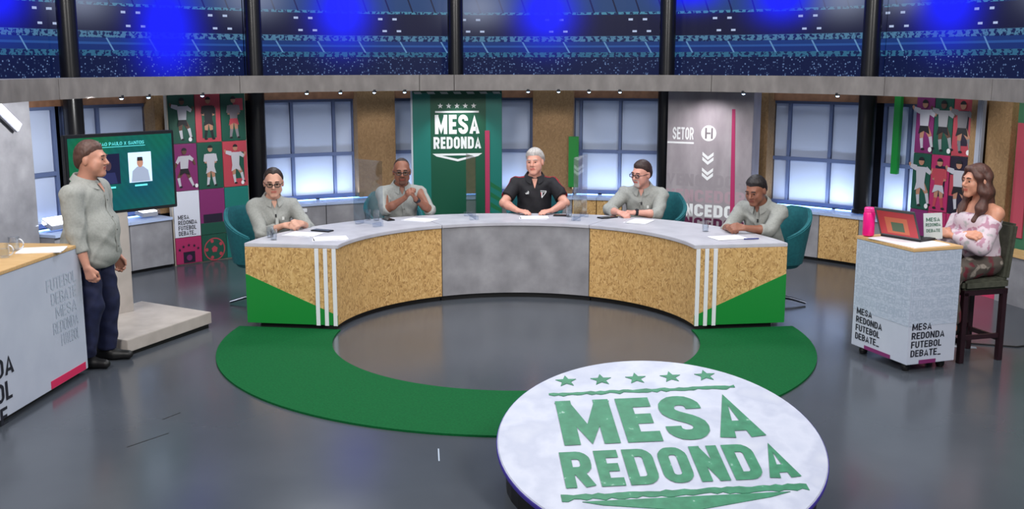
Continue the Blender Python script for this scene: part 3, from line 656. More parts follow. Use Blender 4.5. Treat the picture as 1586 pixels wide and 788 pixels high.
paper((-1.95, .80), 68, 'white papers spread before the man in dark-rimmed glasses')
paper((-1.66, .56), 100, 'loose white sheet nearest the white strips on the left of the desk')
phone((-1.80, 1.0), 66, 'dark mobile phone near the hands of the man in dark-rimmed glasses', wd=.09, ln=.2)
tumbler((-1.38, 1.66), 'water glass left of the bald man', .11)
tumbler((-1.47, 1.70), 'second water glass left of the bald man, behind the first', .11)
phone((-1.27, 1.72), 30, 'dark mobile phone by the elbow of the bald man')
paper((-.96, 1.72), 60, 'white paper in front of the bald man')
paper((.18, 1.88), 88, 'white paper under the hands of the man in the black polo shirt', .2, .28)
phone((.47, 2.0), 80, 'dark phone right of the man in the black polo shirt')
tumbler((.545, 1.93), 'water glass right of the man in the black polo shirt', .12, .036)
phone((.93, 1.86), -60, 'dark phone left of the man with folded forearms', wd=.09, ln=.2)
paper((1.22, 1.62), -30, 'white paper before the man with folded forearms')
tumbler((1.76, .98), 'water glass left of the clasped hands at the right end of the desk', .11)
paper((1.9, .62), -76, 'white papers at the right end of the desk')
mb = MB(); mb.tube([(-.07, 0, .006), (.07, 0, .006)], .006, 8); o = part('pen', mb, mat('blue_pen', (40, 50, 120), .4)); o.location = (2.08, .5, ZD+.004); o.rotation_euler = (0, 0, .2); tag(o, 'dark blue pen beside the papers at the right end of the desk', 'pen')
# clear dividers
for (a, r0, r1, h, lb) in ((-46, 1.75, 2.2, .62, 'clear acrylic divider between the man in dark-rimmed glasses and the bald man'), (-13.5, 1.68, 2.16, .62, 'clear acrylic divider in front of the green banner'), (19.8, 1.68, 2.16, .62, 'clear acrylic divider right of the man in the black polo shirt')):
    t = thing('acrylic_divider', lb, 'divider', pol((r0+r1)/2, a, ZD), (0, 0, -R_(a)), 'clear dividers on the desk')
    ln = r1-r0; mb = MB(); mb.box((0, 0, .012+h/2), (.006, ln, h)); part('sheet', mb, ACRYL, t, bevel=.0015)
    for y in (-ln*.3, ln*.3):
        mb = MB(); mb.box((0, y, .02), (.09, .03, .04)); part('foot', mb, ACRYL, t, bevel=.003)
    

# ---------------------------------------------------------------- television on its stand
t = thing('television', 'large television on a concrete stand beside the standing man', 'television', (-3.41, .40, 0), (0, 0, R_(50)))
# local: screen faces -Y
STW = noise_mat('cream_concrete', [(.25, (168, 160, 154)), (.75, (192, 184, 178))], 6, .5, 6)
def wq(pts, z0, z1): 
    m = MB(); m.prism(pts, z0, z1); return m
plat = [(-3.075, -.62), (-2.685, .36), (-3.45, .80), (-3.9, -.25)]
part('platform', wq(plat, .035, .135), STW, t, bevel=.004, world=True)
part('platform_base', wq([(x*.97-.1, y*.9) for x, y in plat], 0, .035), BLACK, t, world=True)
mb = MB(); mb.box((-3.53, .33, .58), (.3, .15, .9), rz=R_(50)); part('column', mb, STW, t, bevel=.006, world=True)
mb = MB(); mb.box((0, 0, 1.36), (1.02, .06, .69)); cas = part('casing', mb, DARKPL, t, bevel=.006)
mb = MB(); mb.box((0, .055, 1.3), (.5, .06, .4)); part('wall_mount', mb, BLACK, t)
def tv_mat():
    m = mat('tv_picture', (4, 6, 6), .25); N, L, b = nodes(m)
    tc = N.new('ShaderNodeTexCoord'); mp = N.new('ShaderNodeMapping'); mp.inputs['Rotation'].default_value = (0, R_(35), 0); mp.inputs['Scale'].default_value = (1.1, 1, 1.1)
    nz = N.new('ShaderNodeTexNoise'); nz.inputs['Scale'].default_value = 1.6; nz.inputs['Detail'].default_value = 1
    wv = N.new('ShaderNodeTexWave'); wv.inputs['Scale'].default_value = 5; wv.inputs['Distortion'].default_value = 1; wv.bands_direction = 'X'
    r = ramp(N, [(.3, (4, 92, 112)), (.52, (8, 112, 100)), (.75, (18, 124, 60))]); mx = N.new('ShaderNodeMixRGB'); mx.blend_type = 'MULTIPLY'; mx.inputs[0].default_value = .12
    L.new(tc.outputs['Object'], mp.inputs[0]); L.new(mp.outputs[0], nz.inputs['Vector']); L.new(mp.outputs[0], wv.inputs['Vector']); L.new(nz.outputs[0], r.inputs[0]); L.new(r.outputs[0], mx.inputs[1]); L.new(wv.outputs[0], mx.inputs[2])
    L.new(mx.outputs[0], b.inputs['Emission Color']); b.inputs['Emission Strength'].default_value = .8
    return m
mb = MB(); mb.box((0, -.031, 1.36), (.965, .004, .635)); sc = part('screen', mb, tv_mat(), t)
def em(name, c, s=.9): return mat(name, c, .3, emit=c, estr=s)
SX = Matrix(((1, 0, 0, 0), (0, 0, -1, -.0335), (0, 1, 0, 0), (0, 0, 0, 1)))
def flat(name, polys, mats, par):
    m = MB()
    for i, (p, mi) in enumerate(polys): m.prism(p, .0006*(i+1), .0006*(i+1)+.0004, mi, M=SX)
    return part(name, m, mats, par)
flat('picture', [(rect(.05, 1.27, .27, 1.53), 0), ([(.07, 1.275), (.25, 1.275), (.235, 1.37), (.19, 1.405), (.13, 1.405), (.085, 1.37)], 1), (circ(.16, 1.44, .03, .042), 2), ([(.132, 1.455), (.188, 1.455), (.184, 1.488), (.136, 1.488)], 3)], [em('screen_pale', (176, 200, 226)), em('screen_grey', (128, 138, 158)), em('screen_skin', (150, 110, 92)), em('screen_hair', (30, 26, 30))], sc)
flat('picture', [(rect(-.25, 1.27, -.03, 1.53), 0), ([(-.22, 1.275), (-.06, 1.275), (-.08, 1.37), (-.2, 1.37)], 1), (circ(-.14, 1.43, .03, .042), 2)], [em('screen_dark', (14, 16, 44)), em('screen_navy', (30, 34, 70)), em('screen_dim_skin', (62, 44, 50))], sc)
m_ = text_mb('SAO PAULO X SANTOS', .42, .028, .001, 0, cx=-.0, cy=1.615); m_.v = [tuple(SX @ Vector(v)) for v in m_.v]; part('caption', m_, em('screen_cyan', (90, 200, 205)), sc)
flat('caption_rule', [(rect(-.22, 1.586, .22, 1.59), 0)], [em('screen_cyan', (90, 200, 205))], sc)
flat('caption_rule', [(rect(.1, 1.235, .22, 1.25), 0)], [em('screen_cyan', (90, 200, 205))], sc); flat('caption_rule', [(rect(-.2, 1.235, -.08, 1.25), 0)], [em('screen_cyan', (90, 200, 205))], sc)

# ---------------------------------------------------------------- counter at the left edge
cx0, cy0 = -3.215, -1.06; ang = R_(4.3)       # far front corner; front face runs towards the camera
t = thing('counter', 'white printed counter with a wooden top at the left edge', 'counter', (cx0, cy0, 0), (0, 0, -ang))
L_, Dp = 2.9, .62
mb = MB(); mb.box((-Dp/2, -L_/2, .5), (Dp, L_, .92)); part('body', mb, PRINTW, t, bevel=.003)
mb = MB(); mb.box((-Dp/2, -L_/2, .02), (Dp-.1, L_-.1, .04)); part('plinth', mb, BLACK, t)
mb = MB(); mb.box((-Dp/2, -L_/2, .972), (Dp+.01, L_+.01, .024)); part('top', mb, WOODT, t, bevel=.003)
CM = Matrix(((0, 0, 1, .001), (1, 0, 0, 0), (0, 1, 0, 0), (0, 0, 0, 1)))   # lettering plane: local x -> +Y, y -> Z, out -> +X
def on_counter(name, m, mt): m.v = [tuple(CM @ Vector(v)) for v in m.v]; return part(name, m, mt, t)
mb = MB(); mb.prism(rect(-.55, .045, -.04, .1), 0, .003); on_counter('pink_strip', mb, mat('pink_strip', (214, 40, 92), .5))
m_ = MB()
for k, (ln, ww) in enumerate((('MESA', .42), ('REDONDA', .74), ('FUTEBOL', .7), ('DEBATE_', .72))): text_mb(ln, ww, .125, .002, .012, cx=-1.74+ww/2, cy=.53-k*.16, mb=m_)
on_counter('lettering', m_, INK)
m_ = MB()
for k, ln in enumerate(('FUTEBOL', 'DEBATE', 'MESA')): text_mb(ln, .42-.06*k, .085, .0015, .0, cx=-.3+.02*k, cy=.77-k*.105, mb=m_)
for k, ln in enumerate(('REDONDA', 'FUTEBOL')): text_mb(ln, .36-.1*k, .085, .0015, .0, cx=-.28+.05*k, cy=.455-k*.105, mb=m_)
on_counter('faint_lettering', m_, mat('faint_print', (178, 190, 206), .6))
ZC = .985
def mug(loc, label):
    q = thing('glass_mug', label, 'mug', (loc[0], loc[1], ZC), group='glass mugs on the counter')
    mb = MB(); mb.lathe([(0, 0), (.034, 0), (.04, .1), (.036, .1), (.031, .01), (0, .01)], 20); part('cup', mb, GLASS, q, smooth=.6)
    mb = MB(); mb.tube([(.036+.03*math.sin(k)*1.0, 0, .05+.034*math.cos(k)) for k in np.linspace(0, PI, 9)], .005, 6); part('handle', mb, mat('mug_handle', (206, 210, 220), .2), q, smooth=.8)
    mb = MB(); mb.lathe([(0, .011), (.03, .011), (.034, .06), (0, .06)], 20); part('drink', mb, WATER, q)
mug((-3.5, -1.62), 'glass mug nearest the left edge of the counter top'); mug((-3.55, -1.36), 'glass mug farther back on the counter top')
mb = MB(); mb.box((0, 0, .004), (.3, .21, .008)); mb.box((.01, .01, .0085), (.29, .2, .001), rz=.04); o = part('paper_sheet', mb, PAPER); o.location = (-3.36, -1.36, ZC); o.rotation_euler = (0, 0, .2); tag(o, 'white papers on the wooden counter top beside the standing man', 'paper')

# ---------------------------------------------------------------- podium on the right
F0, Lf, Rt = Vector((2.915, -1.08)), Vector((2.70, -.46)), Vector((3.365, -.93))
dl_ = (Lf-F0).normalized(); dr_ = Vector((-dl_.y*-1, dl_.x*-1)); dr_ = Vector((dl_.y, -dl_.x))
t = thing('podium', 'white printed podium with a laptop on its wooden top', 'podium', (F0.x, F0.y, 0), (0, 0, math.atan2(dr_.y, dr_.x)))
PW, PD, PH = .44, .66, .95       # local: x to the right along the right face, y back along the left face
mb = MB(); mb.box((PW/2, PD/2, .495), (PW, PD, .86)); part('body', mb, PRINTW, t, bevel=.003)
mb = MB(); mb.box((PW/2, PD/2, .937), (PW+.01, PD+.01, .024)); part('top', mb, WOODT, t, bevel=.003)
for x in (.06, PW-.06):
    for y in (.08, PD-.08):
        mb = MB(); mb.lathe([(0, 0), (.028, .005), (.034, .03), (.028, .06), (0, .066)], 14); o = part('castor', mb, BLACK, t); o.location = (x, y, 0)
FR = Matrix(((1, 0, 0, 0), (0, 0, -1, -.001), (0, 1, 0, 0), (0, 0, 0, 1)))       # right-hand face (local y=0)
FL = Matrix(((0, 0, -1, -.001), (-1, 0, 0, 0), (0, 1, 0, 0), (0, 0, 0, 1)))      # left-hand face (local x=0); text x runs towards the front corner
GREYP = noise_mat('grey_print_pattern', [(.35, (166, 180, 200)), (.6, (188, 198, 216))], 26, .55, 3, stretch=(1, 1, 3))
def face(name, m, mt, M_): m.v = [tuple(M_ @ Vector(v)) for v in m.v]; return part(name, m, mt, t)
LN = (('MESA', .46), ('REDONDA', .78), ('FUTEBOL', .72), ('DEBATE_', .72))
for M_, x0, wd in ((FR, 0, PW), (FL, -PD, PD)):
    mb = MB(); mb.prism(rect(x0+.003, .36, x0+wd-.003, .924), 0, .0008); face('print_field', mb, GREYP, M_)
    m_ = MB(); sc_ = .30/.78
    for k, (ln, ww) in enumerate(LN): text_mb(ln, ww*sc_*(1.05 if M_ is FL else 1), .052, .0018, .012, cx=x0+(.055 if M_ is FL else .03)+ww*sc_/2, cy=.355-k*.068, mb=m_)
    face('lettering', m_, INK, M_)
    mb = MB(); mb.prism(rect(x0+wd*.25, .066, x0+wd*(.72 if M_ is FL else .6), .096), 0, .002); face('magenta_strip', mb, PURPLE, M_)
    m_ = MB()
    for k in range(6): text_mb(('FUTEBOL DEBATE', 'MESA REDONDA')[k % 2], wd*.92, .06, .0012, 0, cx=x0+wd/2, cy=.88-k*.088, mb=m_)
    face('faint_lettering', m_, mat('faint_print_b', (164, 178, 198), .6), M_)
pod = t
def on_pod(x, y, z=.95): 
    q = pod.matrix_basis @ Vector((x, y, z)); return (q.x, q.y, q.z)
rzp = pod.rotation_euler.z
mb = MB(); mb.box((0, 0, .003), (.34, .5, .006)); mb.box((.01, .01, .007), (.33, .48, .001), rz=.03); o = part('paper_sheet', mb, PAPER); o.location = on_pod(.17, .27); o.rotation_euler = (0, 0, rzp+.06); tag(o, 'white papers covering the top of the podium under the laptop', 'paper')
t = thing('drink_bottle', 'bright pink drink bottle on the podium beside the laptop', 'bottle', on_pod(.055, .6, .957))
mb = MB(); mb.lathe([(0, 0), (.042, 0), (.045, .008), (.045, .17), (.04, .185), (0, .186)], 24); part('body', mb, mat('hot_pink', (238, 20, 130), .35), t, smooth=.6)
mb = MB(); mb.lathe([(.04, .187), (.04, .215), (.034, .222), (0, .224)], 24); part('lid', mb, mat('hot_pink_lid', (250, 60, 150), .35), t, smooth=.6)
t = thing('laptop', 'open dark laptop with a red and green picture on its lid, on the podium', 'laptop', (3.055, -.62, .9575), (0, 0, R_(124)))
# local: keyboard side is -Y (towards the user), lid stands at +Y and shows its back to +Y
mb = MB(); mb.box((0, .03, .009), (.36, .19, .018)); part('base', mb, DARKPL, t, bevel=.003)
mb = MB(); mb.box((0, .03, .0185), (.32, .13, .002)); part('keyboard', mb, BLACK, t)
LM = Matrix.Translation((0, .125, .018)) @ Matrix.Rotation(R_(-24), 4, 'X')
mb = MB(); mb.box((0, 0, 0), (.36, .012, .24)); mb.v = [tuple(LM @ (Vector(v)+Vector((0, 0, .12)))) for v in mb.v]; lid = part('lid', mb, mat('laptop_grey', (78, 84, 88), .4), t, bevel=.003)
def lidp(polys, mats, name):
    m = MB(); Q = LM @ Matrix(((-1, 0, 0, 0), (0, 0, 1, .0065), (0, 1, 0, 0), (0, 0, 0, 1)))
    for i, (p, mi) in enumerate(polys): m.prism(p, .0004*i, .0004*i+.0004, mi, M=Q)
    part(name, m, mats, lid)
lidp([(rect(-.16, .015, .17, .22), 0), (rect(-.1, .03, .1, .17), 1), (rect(-.05, .05, .06, .13), 2)], [mat('sticker_red', (196, 66, 74), .5), mat('sticker_orange', (214, 116, 84), .5), mat('sticker_green', (84, 110, 84), .5)], 'sticker')
# sign card standing behind the laptop
t = thing('printed_card', 'small standing white card with green lettering behind the laptop', 'card', (3.205, -.67, .957), (0, 0, rzp+R_(-6)))
mb = MB(); mb.box((0, 0, .1), (.16, .006, .2), M=Matrix.Rotation(R_(-8), 4, 'X')); part('card', mb, mat('card_white', (196, 204, 206), .6), t)
CMx = Matrix.Translation((0, 0, .1)) @ Matrix.Rotation(R_(-8), 4, 'X') @ Matrix(((1, 0, 0, 0), (0, 0, -1, -.0034), (0, 1, 0, 0), (0, 0, 0, 1)))
m_ = MB(); text_mb('MESA', .12, .03, .0006, .02, cx=0, cy=.05, mb=m_); text_mb('REDONDA', .13, .025, .0006, .02, cx=0, cy=.01, mb=m_); text_mb('DEBATE', .12, .025, .0006, .02, cx=0, cy=-.035, mb=m_)
m_.v = [tuple(CMx @ Vector(v)) for v in m_.v]; part('lettering', m_, mat('card_green', (30, 92, 70), .6), t)

# ---------------------------------------------------------------- bar stool
STX, STY, STA = 3.56, -.57, R_(-74)
t = thing('bar_stool', 'dark wooden bar stool with an upholstered olive back under the woman', 'stool', (STX, STY, 0), (0, 0, STA))
SEAT = noise_mat('olive_upholstery', [(.3, (60, 62, 52)), (.7, (78, 80, 68))], 30, .8); DW = noise_mat('dark_stained_wood', [(.3, (34, 16, 24)), (.7, (50, 26, 34))], 8, .4)
mb = MB(); mb.box((0, 0, .615), (.42, .42, .09)); part('seat', mb, SEAT, t, bevel=.025)
mb = MB(); mb.box((0, .2, .86), (.42, .06, .44), M=Matrix.Rotation(R_(-6), 4, 'X')); part('backrest', mb, SEAT, t, bevel=.02)
mb = MB(); mb.box((0, 0, .555), (.4, .4, .04)); part('seat_frame', mb, DW, t)
for sx in (-1, 1):
    for sy in (-1, 1):
        mb = MB(); mb.prism(rect(-.022, -.022, .022, .022), 0, .56); o = part('leg', mb, DW, t, bevel=.003); o.location = (sx*.178, sy*.178, 0)
for k in range(4):
    mb = MB(); mb.box((0, .178, .2 if k % 2 else .17), (.34, .022, .035), M=None); o = part('stretcher', mb, DW, t); o.rotation_euler = (0, 0, k*PI/2)

# floor marks and cable
for (x, y, a, l_, lb) in ((-2.28, -2.05, 62, .16, 'short dark tape mark on the floor nearest the green carpet'), (-2.28, -2.5, 55, .3, 'dark tape mark on the floor farther left and nearer the camera'), (-.47, -2.75, 95, .2, 'pale scratch mark on the floor left of the logo disc')):
    mb = MB(); mb.box((0, 0, .0006), (l_, .008, .0012)); o = part('tape_mark', mb, BLACK if l_ != .2 else INKG); o.location = (x, y, 0); o.rotation_euler = (0, 0, R_(a)); tag(o, lb, 'mark', 'tape marks on the floor')
mb = MB(); mb.tube([(3.35, -.22, .006), (3.7, -.2, .006), (4.1, -.33, .006), (4.7, -.1, .006), (5.3, .0, .006)], .006, 6); o = part('floor_cable', mb, BLACK, smooth=1); tag(o, 'black cable on the floor behind the bar stool', 'cable')
mb = MB(); mb.box((0, 0, .001), (.3, .06, .002)); o = part('tape_strip', mb, mat('white_tape', (170, 174, 184), .6)); o.location = (3.62, -.3, 0); o.rotation_euler = (0, 0, -.3); tag(o, 'white tape strip on the floor under the bar stool', 'tape')

# ================================================================ people
def V3(*a): return np.array(a, dtype=np.float32)
def unit(v): v = np.asarray(v, np.float32); return v/max(1e-9, np.linalg.norm(v))
def cone(P, a, b, ra, rb):
    a = np.asarray(a, np.float32); d = np.asarray(b, np.float32)-a; L2 = float(d@d)+1e-9
    q = P-a; t_ = np.clip((q@d)/L2, 0, 1).astype(np.float32)
    q = q-t_[:, None]*d
    return np.sqrt(np.einsum('ij,ij->i', q, q))-(ra+(rb-ra)*t_)
def ell(P, c, r, Rm=None):
    q = P-np.asarray(c, np.float32)
    if Rm is not None: q = q@np.asarray(Rm, np.float32)
    r = np.asarray(r, np.float32); k0 = np.sqrt(((q/r)**2).sum(1)); k1 = np.sqrt(((q/(r*r))**2).sum(1))+1e-6
    return k0*(k0-1)/k1
def smin(a, b, k):
    h = np.maximum(k-np.abs(a-b), 0)/k; return np.minimum(a, b)-h*h*k*.25
def smax(a, b, k): return -smin(-a, -b, k)
def blend(P, prims, k):
    d = None
    for pr_ in prims:
        q = ell(P, *pr_[1:]) if pr_[0] == 'e' else cone(P, *pr_[1:])
        d = q if d is None else smin(d, q, k)
    return d
def bounds(prims, pad):
    lo = np.full(3, 9.); hi = np.full(3, -9.)
    for p in prims:
        if p[0] == 'e': c, r = np.asarray(p[1]), max(p[2]); lo = np.minimum(lo, c-r); hi = np.maximum(hi, c+r)
        else:
            for c, r in ((p[1], p[3]), (p[2], p[4])): c = np.asarray(c); lo = np.minimum(lo, c-r); hi = np.maximum(hi, c+r)
    return lo-pad, hi+pad
class Sdf:
    """union of prim groups, each evaluated only near its own bounds"""
    def __init__(s): s.g = []
    def add(s, prims, k=.02, fn=None, pad=.05, ku=.02):
        lo, hi = bounds(prims, pad); s.g.append((lo, hi, prims, k, fn, ku)); return s
    def box(s):
        return np.min([g[0] for g in s.g], 0), np.max([g[1] for g in s.g], 0)
    def __call__(s, P):
        d = np.full(len(P), .3, np.float32)
        for lo, hi, prims, k, fn, ku in s.g:
            m = np.all((P > lo) & (P < hi), axis=1)
            if not m.any(): continue
            q = blend(P[m], prims, k)
            if fn: q = fn(P[m], q)
            d[m] = smin(d[m], q, ku)
        return d
def mesh_sdf(name, fn, lo, hi, h, mats):
    B = 6; lo = np.asarray(lo, float); n = np.ceil((np.asarray(hi)-lo)/h).astype(int); n = ((n+B-1)//B+1)*B
    nb = n//B; g = np.stack(np.meshgrid(*[np.arange(k) for k in nb], indexing='ij'), -1).reshape(-1, 3)
    cen = (lo+(g+.5)*B*h).astype(np.float32); act = g[np.abs(fn(cen)) < B*h*1.25]
    vals = np.full(tuple(n+1), 1., np.float32)
    # sign of inactive blocks does not matter: surface never crosses them
    off = np.stack(np.meshgrid(*[np.arange(B+1)]*3, indexing='ij'), -1).reshape(-1, 3)
    for s0 in range(0, len(act), 1500):
        idx = (act[s0:s0+1500, None, :]*B+off[None]).reshape(-1, 3)
        vals[idx[:, 0], idx[:, 1], idx[:, 2]] = fn((lo+idx*h).astype(np.float32))
    ins = vals < 0
    sm = np.zeros(tuple(n), np.int8)
    for dx in (0, 1):
        for dy in (0, 1):
            for dz in (0, 1): sm += ins[dx:dx+n[0], dy:dy+n[1], dz:dz+n[2]]
    # keep only cells inside active blocks
    am = np.zeros(tuple(nb), bool); am[act[:, 0], act[:, 1], act[:, 2]] = True
    am = am.repeat(B, 0).repeat(B, 1).repeat(B, 2)
    cells = np.argwhere((sm > 0) & (sm < 8) & am)
    vid = np.full(tuple(n), -1, np.int32); vid[cells[:, 0], cells[:, 1], cells[:, 2]] = np.arange(len(cells))
    acc = np.zeros((len(cells), 3)); cnt = np.zeros(len(cells))
    cor = np.array([(x, y, z) for x in (0, 1) for y in (0, 1) for z in (0, 1)])
    for i in range(8):
        for ax in range(3):
            if cor[i][ax]: continue
            a = cells+cor[i]; b = a.copy(); b[:, ax] += 1
            va = vals[a[:, 0], a[:, 1], a[:, 2]]; vb = vals[b[:, 0], b[:, 1], b[:, 2]]; m = (va < 0) != (vb < 0)
            t_ = va[m]/(va[m]-vb[m]); p = a[m].astype(float); p[:, ax] += t_; acc[m] += p; cnt[m] += 1
    verts = lo+acc/np.maximum(cnt, 1)[:, None]*h
    quads = []
    for ax in range(3):
        u, w_ = (ax+1) % 3, (ax+2) % 3
        sl0 = [slice(None)]*3; sl1 = [slice(None)]*3; sl0[ax] = slice(0, -1); sl1[ax] = slice(1, None)
        a, b = ins[tuple(sl0)], ins[tuple(sl1)]
        e = np.argwhere(a != b); 
        e = e[(e[:, u] > 0) & (e[:, w_] > 0) & (e[:, u] < n[u]) & (e[:, w_] < n[w_])]
        ina = ins[e[:, 0], e[:, 1], e[:, 2]]
        c = []
        for du, dw in ((0, 0), (1, 0), (1, 1), (0, 1)):
            q = e.copy(); q[:, u] -= du; q[:, w_] -= dw; c.append(vid[q[:, 0], q[:, 1], q[:, 2]])
        c = np.stack(c, 1); c[~ina] = c[~ina][:, ::-1]; c = c[(c >= 0).all(1)]; quads.append(c)
    quads = np.concatenate(quads)
    me = bpy.data.meshes.new(name); me.vertices.add(len(verts)); me.vertices.foreach_set('co', verts.astype(np.float32).ravel())
    me.loops.add(len(quads)*4); me.loops.foreach_set('vertex_index', quads.astype(np.int32).ravel())
    me.polygons.add(len(quads)); me.polygons.foreach_set('loop_start', np.arange(0, len(quads)*4, 4, dtype=np.int32)); me.polygons.foreach_set('loop_total', np.full(len(quads), 4, np.int32))
    me.update(calc_edges=True); me.validate()
    for m in (mats if isinstance(mats, (list, tuple)) else [mats]): me.materials.append(m)
    me.shade_smooth()
    return me
def paint(me, fn):
    c = np.zeros(len(me.polygons)*3, np.float32); me.polygons.foreach_get('center', c)
    me.polygons.foreach_set('material_index', fn(c.reshape(-1, 3)).astype(np.int32))
def ik(S_, W_, l1, l2, pole):
    S_, W_ = np.asarray(S_, float), np.asarray(W_, float); d = W_-S_; L = np.linalg.norm(d)
    if L > (l1+l2)*.995: W_ = S_+d/L*(l1+l2)*.995; d = W_-S_; L = np.linalg.norm(d)
    a = (l1*l1-l2*l2+L*L)/(2*L); hgt = math.sqrt(max(0, l1*l1-a*a)); u = d/L
    p = np.asarray(pole, float); p = p-u*(p@u); p /= max(1e-6, np.linalg.norm(p))
    return S_+u*a+p*hgt, W_
def rotm(yaw, pitch=0, roll=0):
    return np.array((Matrix.Rotation(yaw, 3, 'Z') @ Matrix.Rotation(pitch, 3, 'X') @ Matrix.Rotation(roll, 3, 'Y')))
def hand_prims(side, W_, fd, pn, curl=.5, thumb=.5, spread=1.0):
    fd = unit(fd); pn = unit(np.asarray(pn)-fd*float(np.dot(fd, pn))); th = np.cross(fd, pn)*(1 if side < 0 else -1)
    W_ = np.asarray(W_, np.float32); pr_ = []
    for i in range(4):
        kn = W_+fd*(.088-.006*abs(i-1.2))+th*(.031-.0205*i)*spread
        pr_.append(('c', W_+th*(.016-.0105*i)+fd*.008, kn, .0165, .0125))
        L = (.074, .083, .077, .06)[i]; a = kn; ang = curl*.5
        for sg, r0, r1 in ((.46, .0105, .0095), (.31, .0095, .0088), (.23, .0088, .0078)):
            b = a+(fd*math.cos(ang)+pn*math.sin(ang))*L*sg; pr_.append(('c', a, b, r0, r1)); a = b; ang += curl*.95
    t0 = W_+fd*.022+th*.026+pn*.006; t1 = t0+unit(fd*.75+th*(.75-.5*thumb)+pn*.45*thumb)*.046; t2 = t1+unit(fd*.95+th*(.35-.6*thumb)+pn*.5*thumb)*.034
    pr_ += [('c', t0, t1, .0165, .0125), ('c', t1, t2, .0122, .0095)]
    return pr_
EYEW = mat('eye_white', (226, 222, 218), .25); EYED = mat('eye_dark', (38, 26, 20), .2); LENSG = glass_mat('spectacle_lens', (225, 228, 232), .1)
def skin(name, c):
    m = noise_mat(name, [(.3, tuple(int(v*.95) for v in c)), (.7, c)], 26, .48, 3); m.node_tree.nodes['Principled BSDF'].inputs['Subsurface Weight'].default_value = .08
    m.node_tree.nodes['Principled BSDF'].inputs['Subsurface Radius'].default_value = (.012, .005, .003); return m
def person(sp):
    root = thing('person', sp['label'], 'person', (sp['pos'][0], sp['pos'][1], 0), (0, 0, R_(sp['yaw'])))
    fat = sp.get('fat', 1.0); hs = sp.get('head_scale', 1.06); fem = sp.get('female', False)
    lean, tw = R_(sp.get('lean', 8)), R_(sp.get('twist', 0))
    hz = sp['hip']; TL = sp.get('torso', .50); fwd = np.array((0, -1, 0.)); up = np.array((0, -math.sin(lean), math.cos(lean))); frw = np.array((0, -math.cos(lean), -math.sin(lean)))
    hip = np.array((0, 0, hz)); nb = hip+up*TL; sw = sp.get('shoulder', .185)
    side = lambda s: np.array((s*math.cos(tw), s*math.sin(tw), 0))
    SH = {s: nb+side(s)*sw-up*.085+frw*sp.get('shfwd', .0) for s in (-1, 1)}
    HP = {s: hip+np.array((s*.095, 0, 0)) for s in (-1, 1)}
    # head
    hyaw, hpit, hrol = [R_(v) for v in sp.get('head', (0, 0, 0))]
    HR = rotm(hyaw, hpit, hrol); hc = nb+up*(.155*hs)+frw*(.035+.02*hs)+np.array(sp.get('hoff', (0, 0, 0)))
    hl = lambda x, y, z: hc+HR@(np.array((x, y, z))*hs)
    hp = lambda P: (P-hc.astype(np.float32))@HR.astype(np.float32)/hs
    # arms
    EL, WR_ = {}, {}
    toloc = lambda w3: np.array((Matrix.Rotation(-R_(sp['yaw']), 3, 'Z') @ (Vector(w3)-Vector((sp['pos'][0], sp['pos'][1], 0)))))
    tov = lambda w3: np.array(Matrix.Rotation(-R_(sp['yaw']), 3, 'Z') @ Vector(w3))
    for s, k in ((-1, 'R'), (1, 'L')):
        a = sp['arm'+k]; EL[s], WR_[s] = ik(SH[s], a['w'], .285, .255, a.get('pole', (s*.6, .3, -1)))
    # legs
    KN, AN = {}, {}
    for s, k in ((-1, 'R'), (1, 'L')):
        l = sp['leg'+k]; KN[s], AN[s] = ik(HP[s], l['a'], .42, .41, l.get('pole', (0, -1, .3)))
    tor = [('e', hip+up*.02, (.165*fat, .125*fat, .13)), ('e', hip+up*.16+frw*.015*fat, (.15*fat, .115*fat**1.4, .16)), ('e', hip+up*.33+frw*.005, (.162*fat**.6, .115*fat**.6, .17)),
           ('c', SH[-1], SH[1], .044 if fem else .05, .044 if fem else .05), ('c', nb-up*.04, SH[-1]+up*.012, .034 if fem else .038, .034 if fem else .04), ('c', nb-up*.04, SH[1]+up*.012, .034 if fem else .038, .034 if fem else .04), ('c', nb-up*.09, nb, .05 if fem else .058, .042 if fem else .05)]
    if fem: tor += [('e', hip+up*.31+frw*.085+side(s)*.065, (.062, .06, .065)) for s in (-1, 1)]
    aw = sp.get('armw', 1.0)
    upper = {s: [('c', SH[s], EL[s], .056*aw, .043*aw)] for s in (-1, 1)}
    fore = {s: [('c', EL[s], EL[s]+(WR_[s]-EL[s])*.35, .043*aw, .042*aw), ('c', EL[s]+(WR_[s]-EL[s])*.35, WR_[s], .042*aw, .026*aw)] for s in (-1, 1)}
    leg = {s: [('c', HP[s], KN[s], .085*fat, .058), ('c', KN[s], AN[s], .056, .038), ('c', AN[s]+np.array((0, .03, -.045)), AN[s]+np.array((0, -.1, -.055)), .03, .024)] for s in (-1, 1)}
    sd = Sdf()
    sd.add(tor, .055)
    for s in (-1, 1): sd.add(leg[s], .04, ku=.04)
    for s, k in ((-1, 'R'), (1, 'L')):
        sd.add(upper[s]+fore[s], .02, ku=.04)
        a = sp['arm'+k]; fd = a.get('fd', unit(WR_[s]-EL[s])); sd.add(hand_prims(s, WR_[s], fd, a['pn'], a.get('curl', .5), a.get('thumb', .5)), .009, pad=.03, ku=.012)
    jw = sp.get('jaw', 1.0)
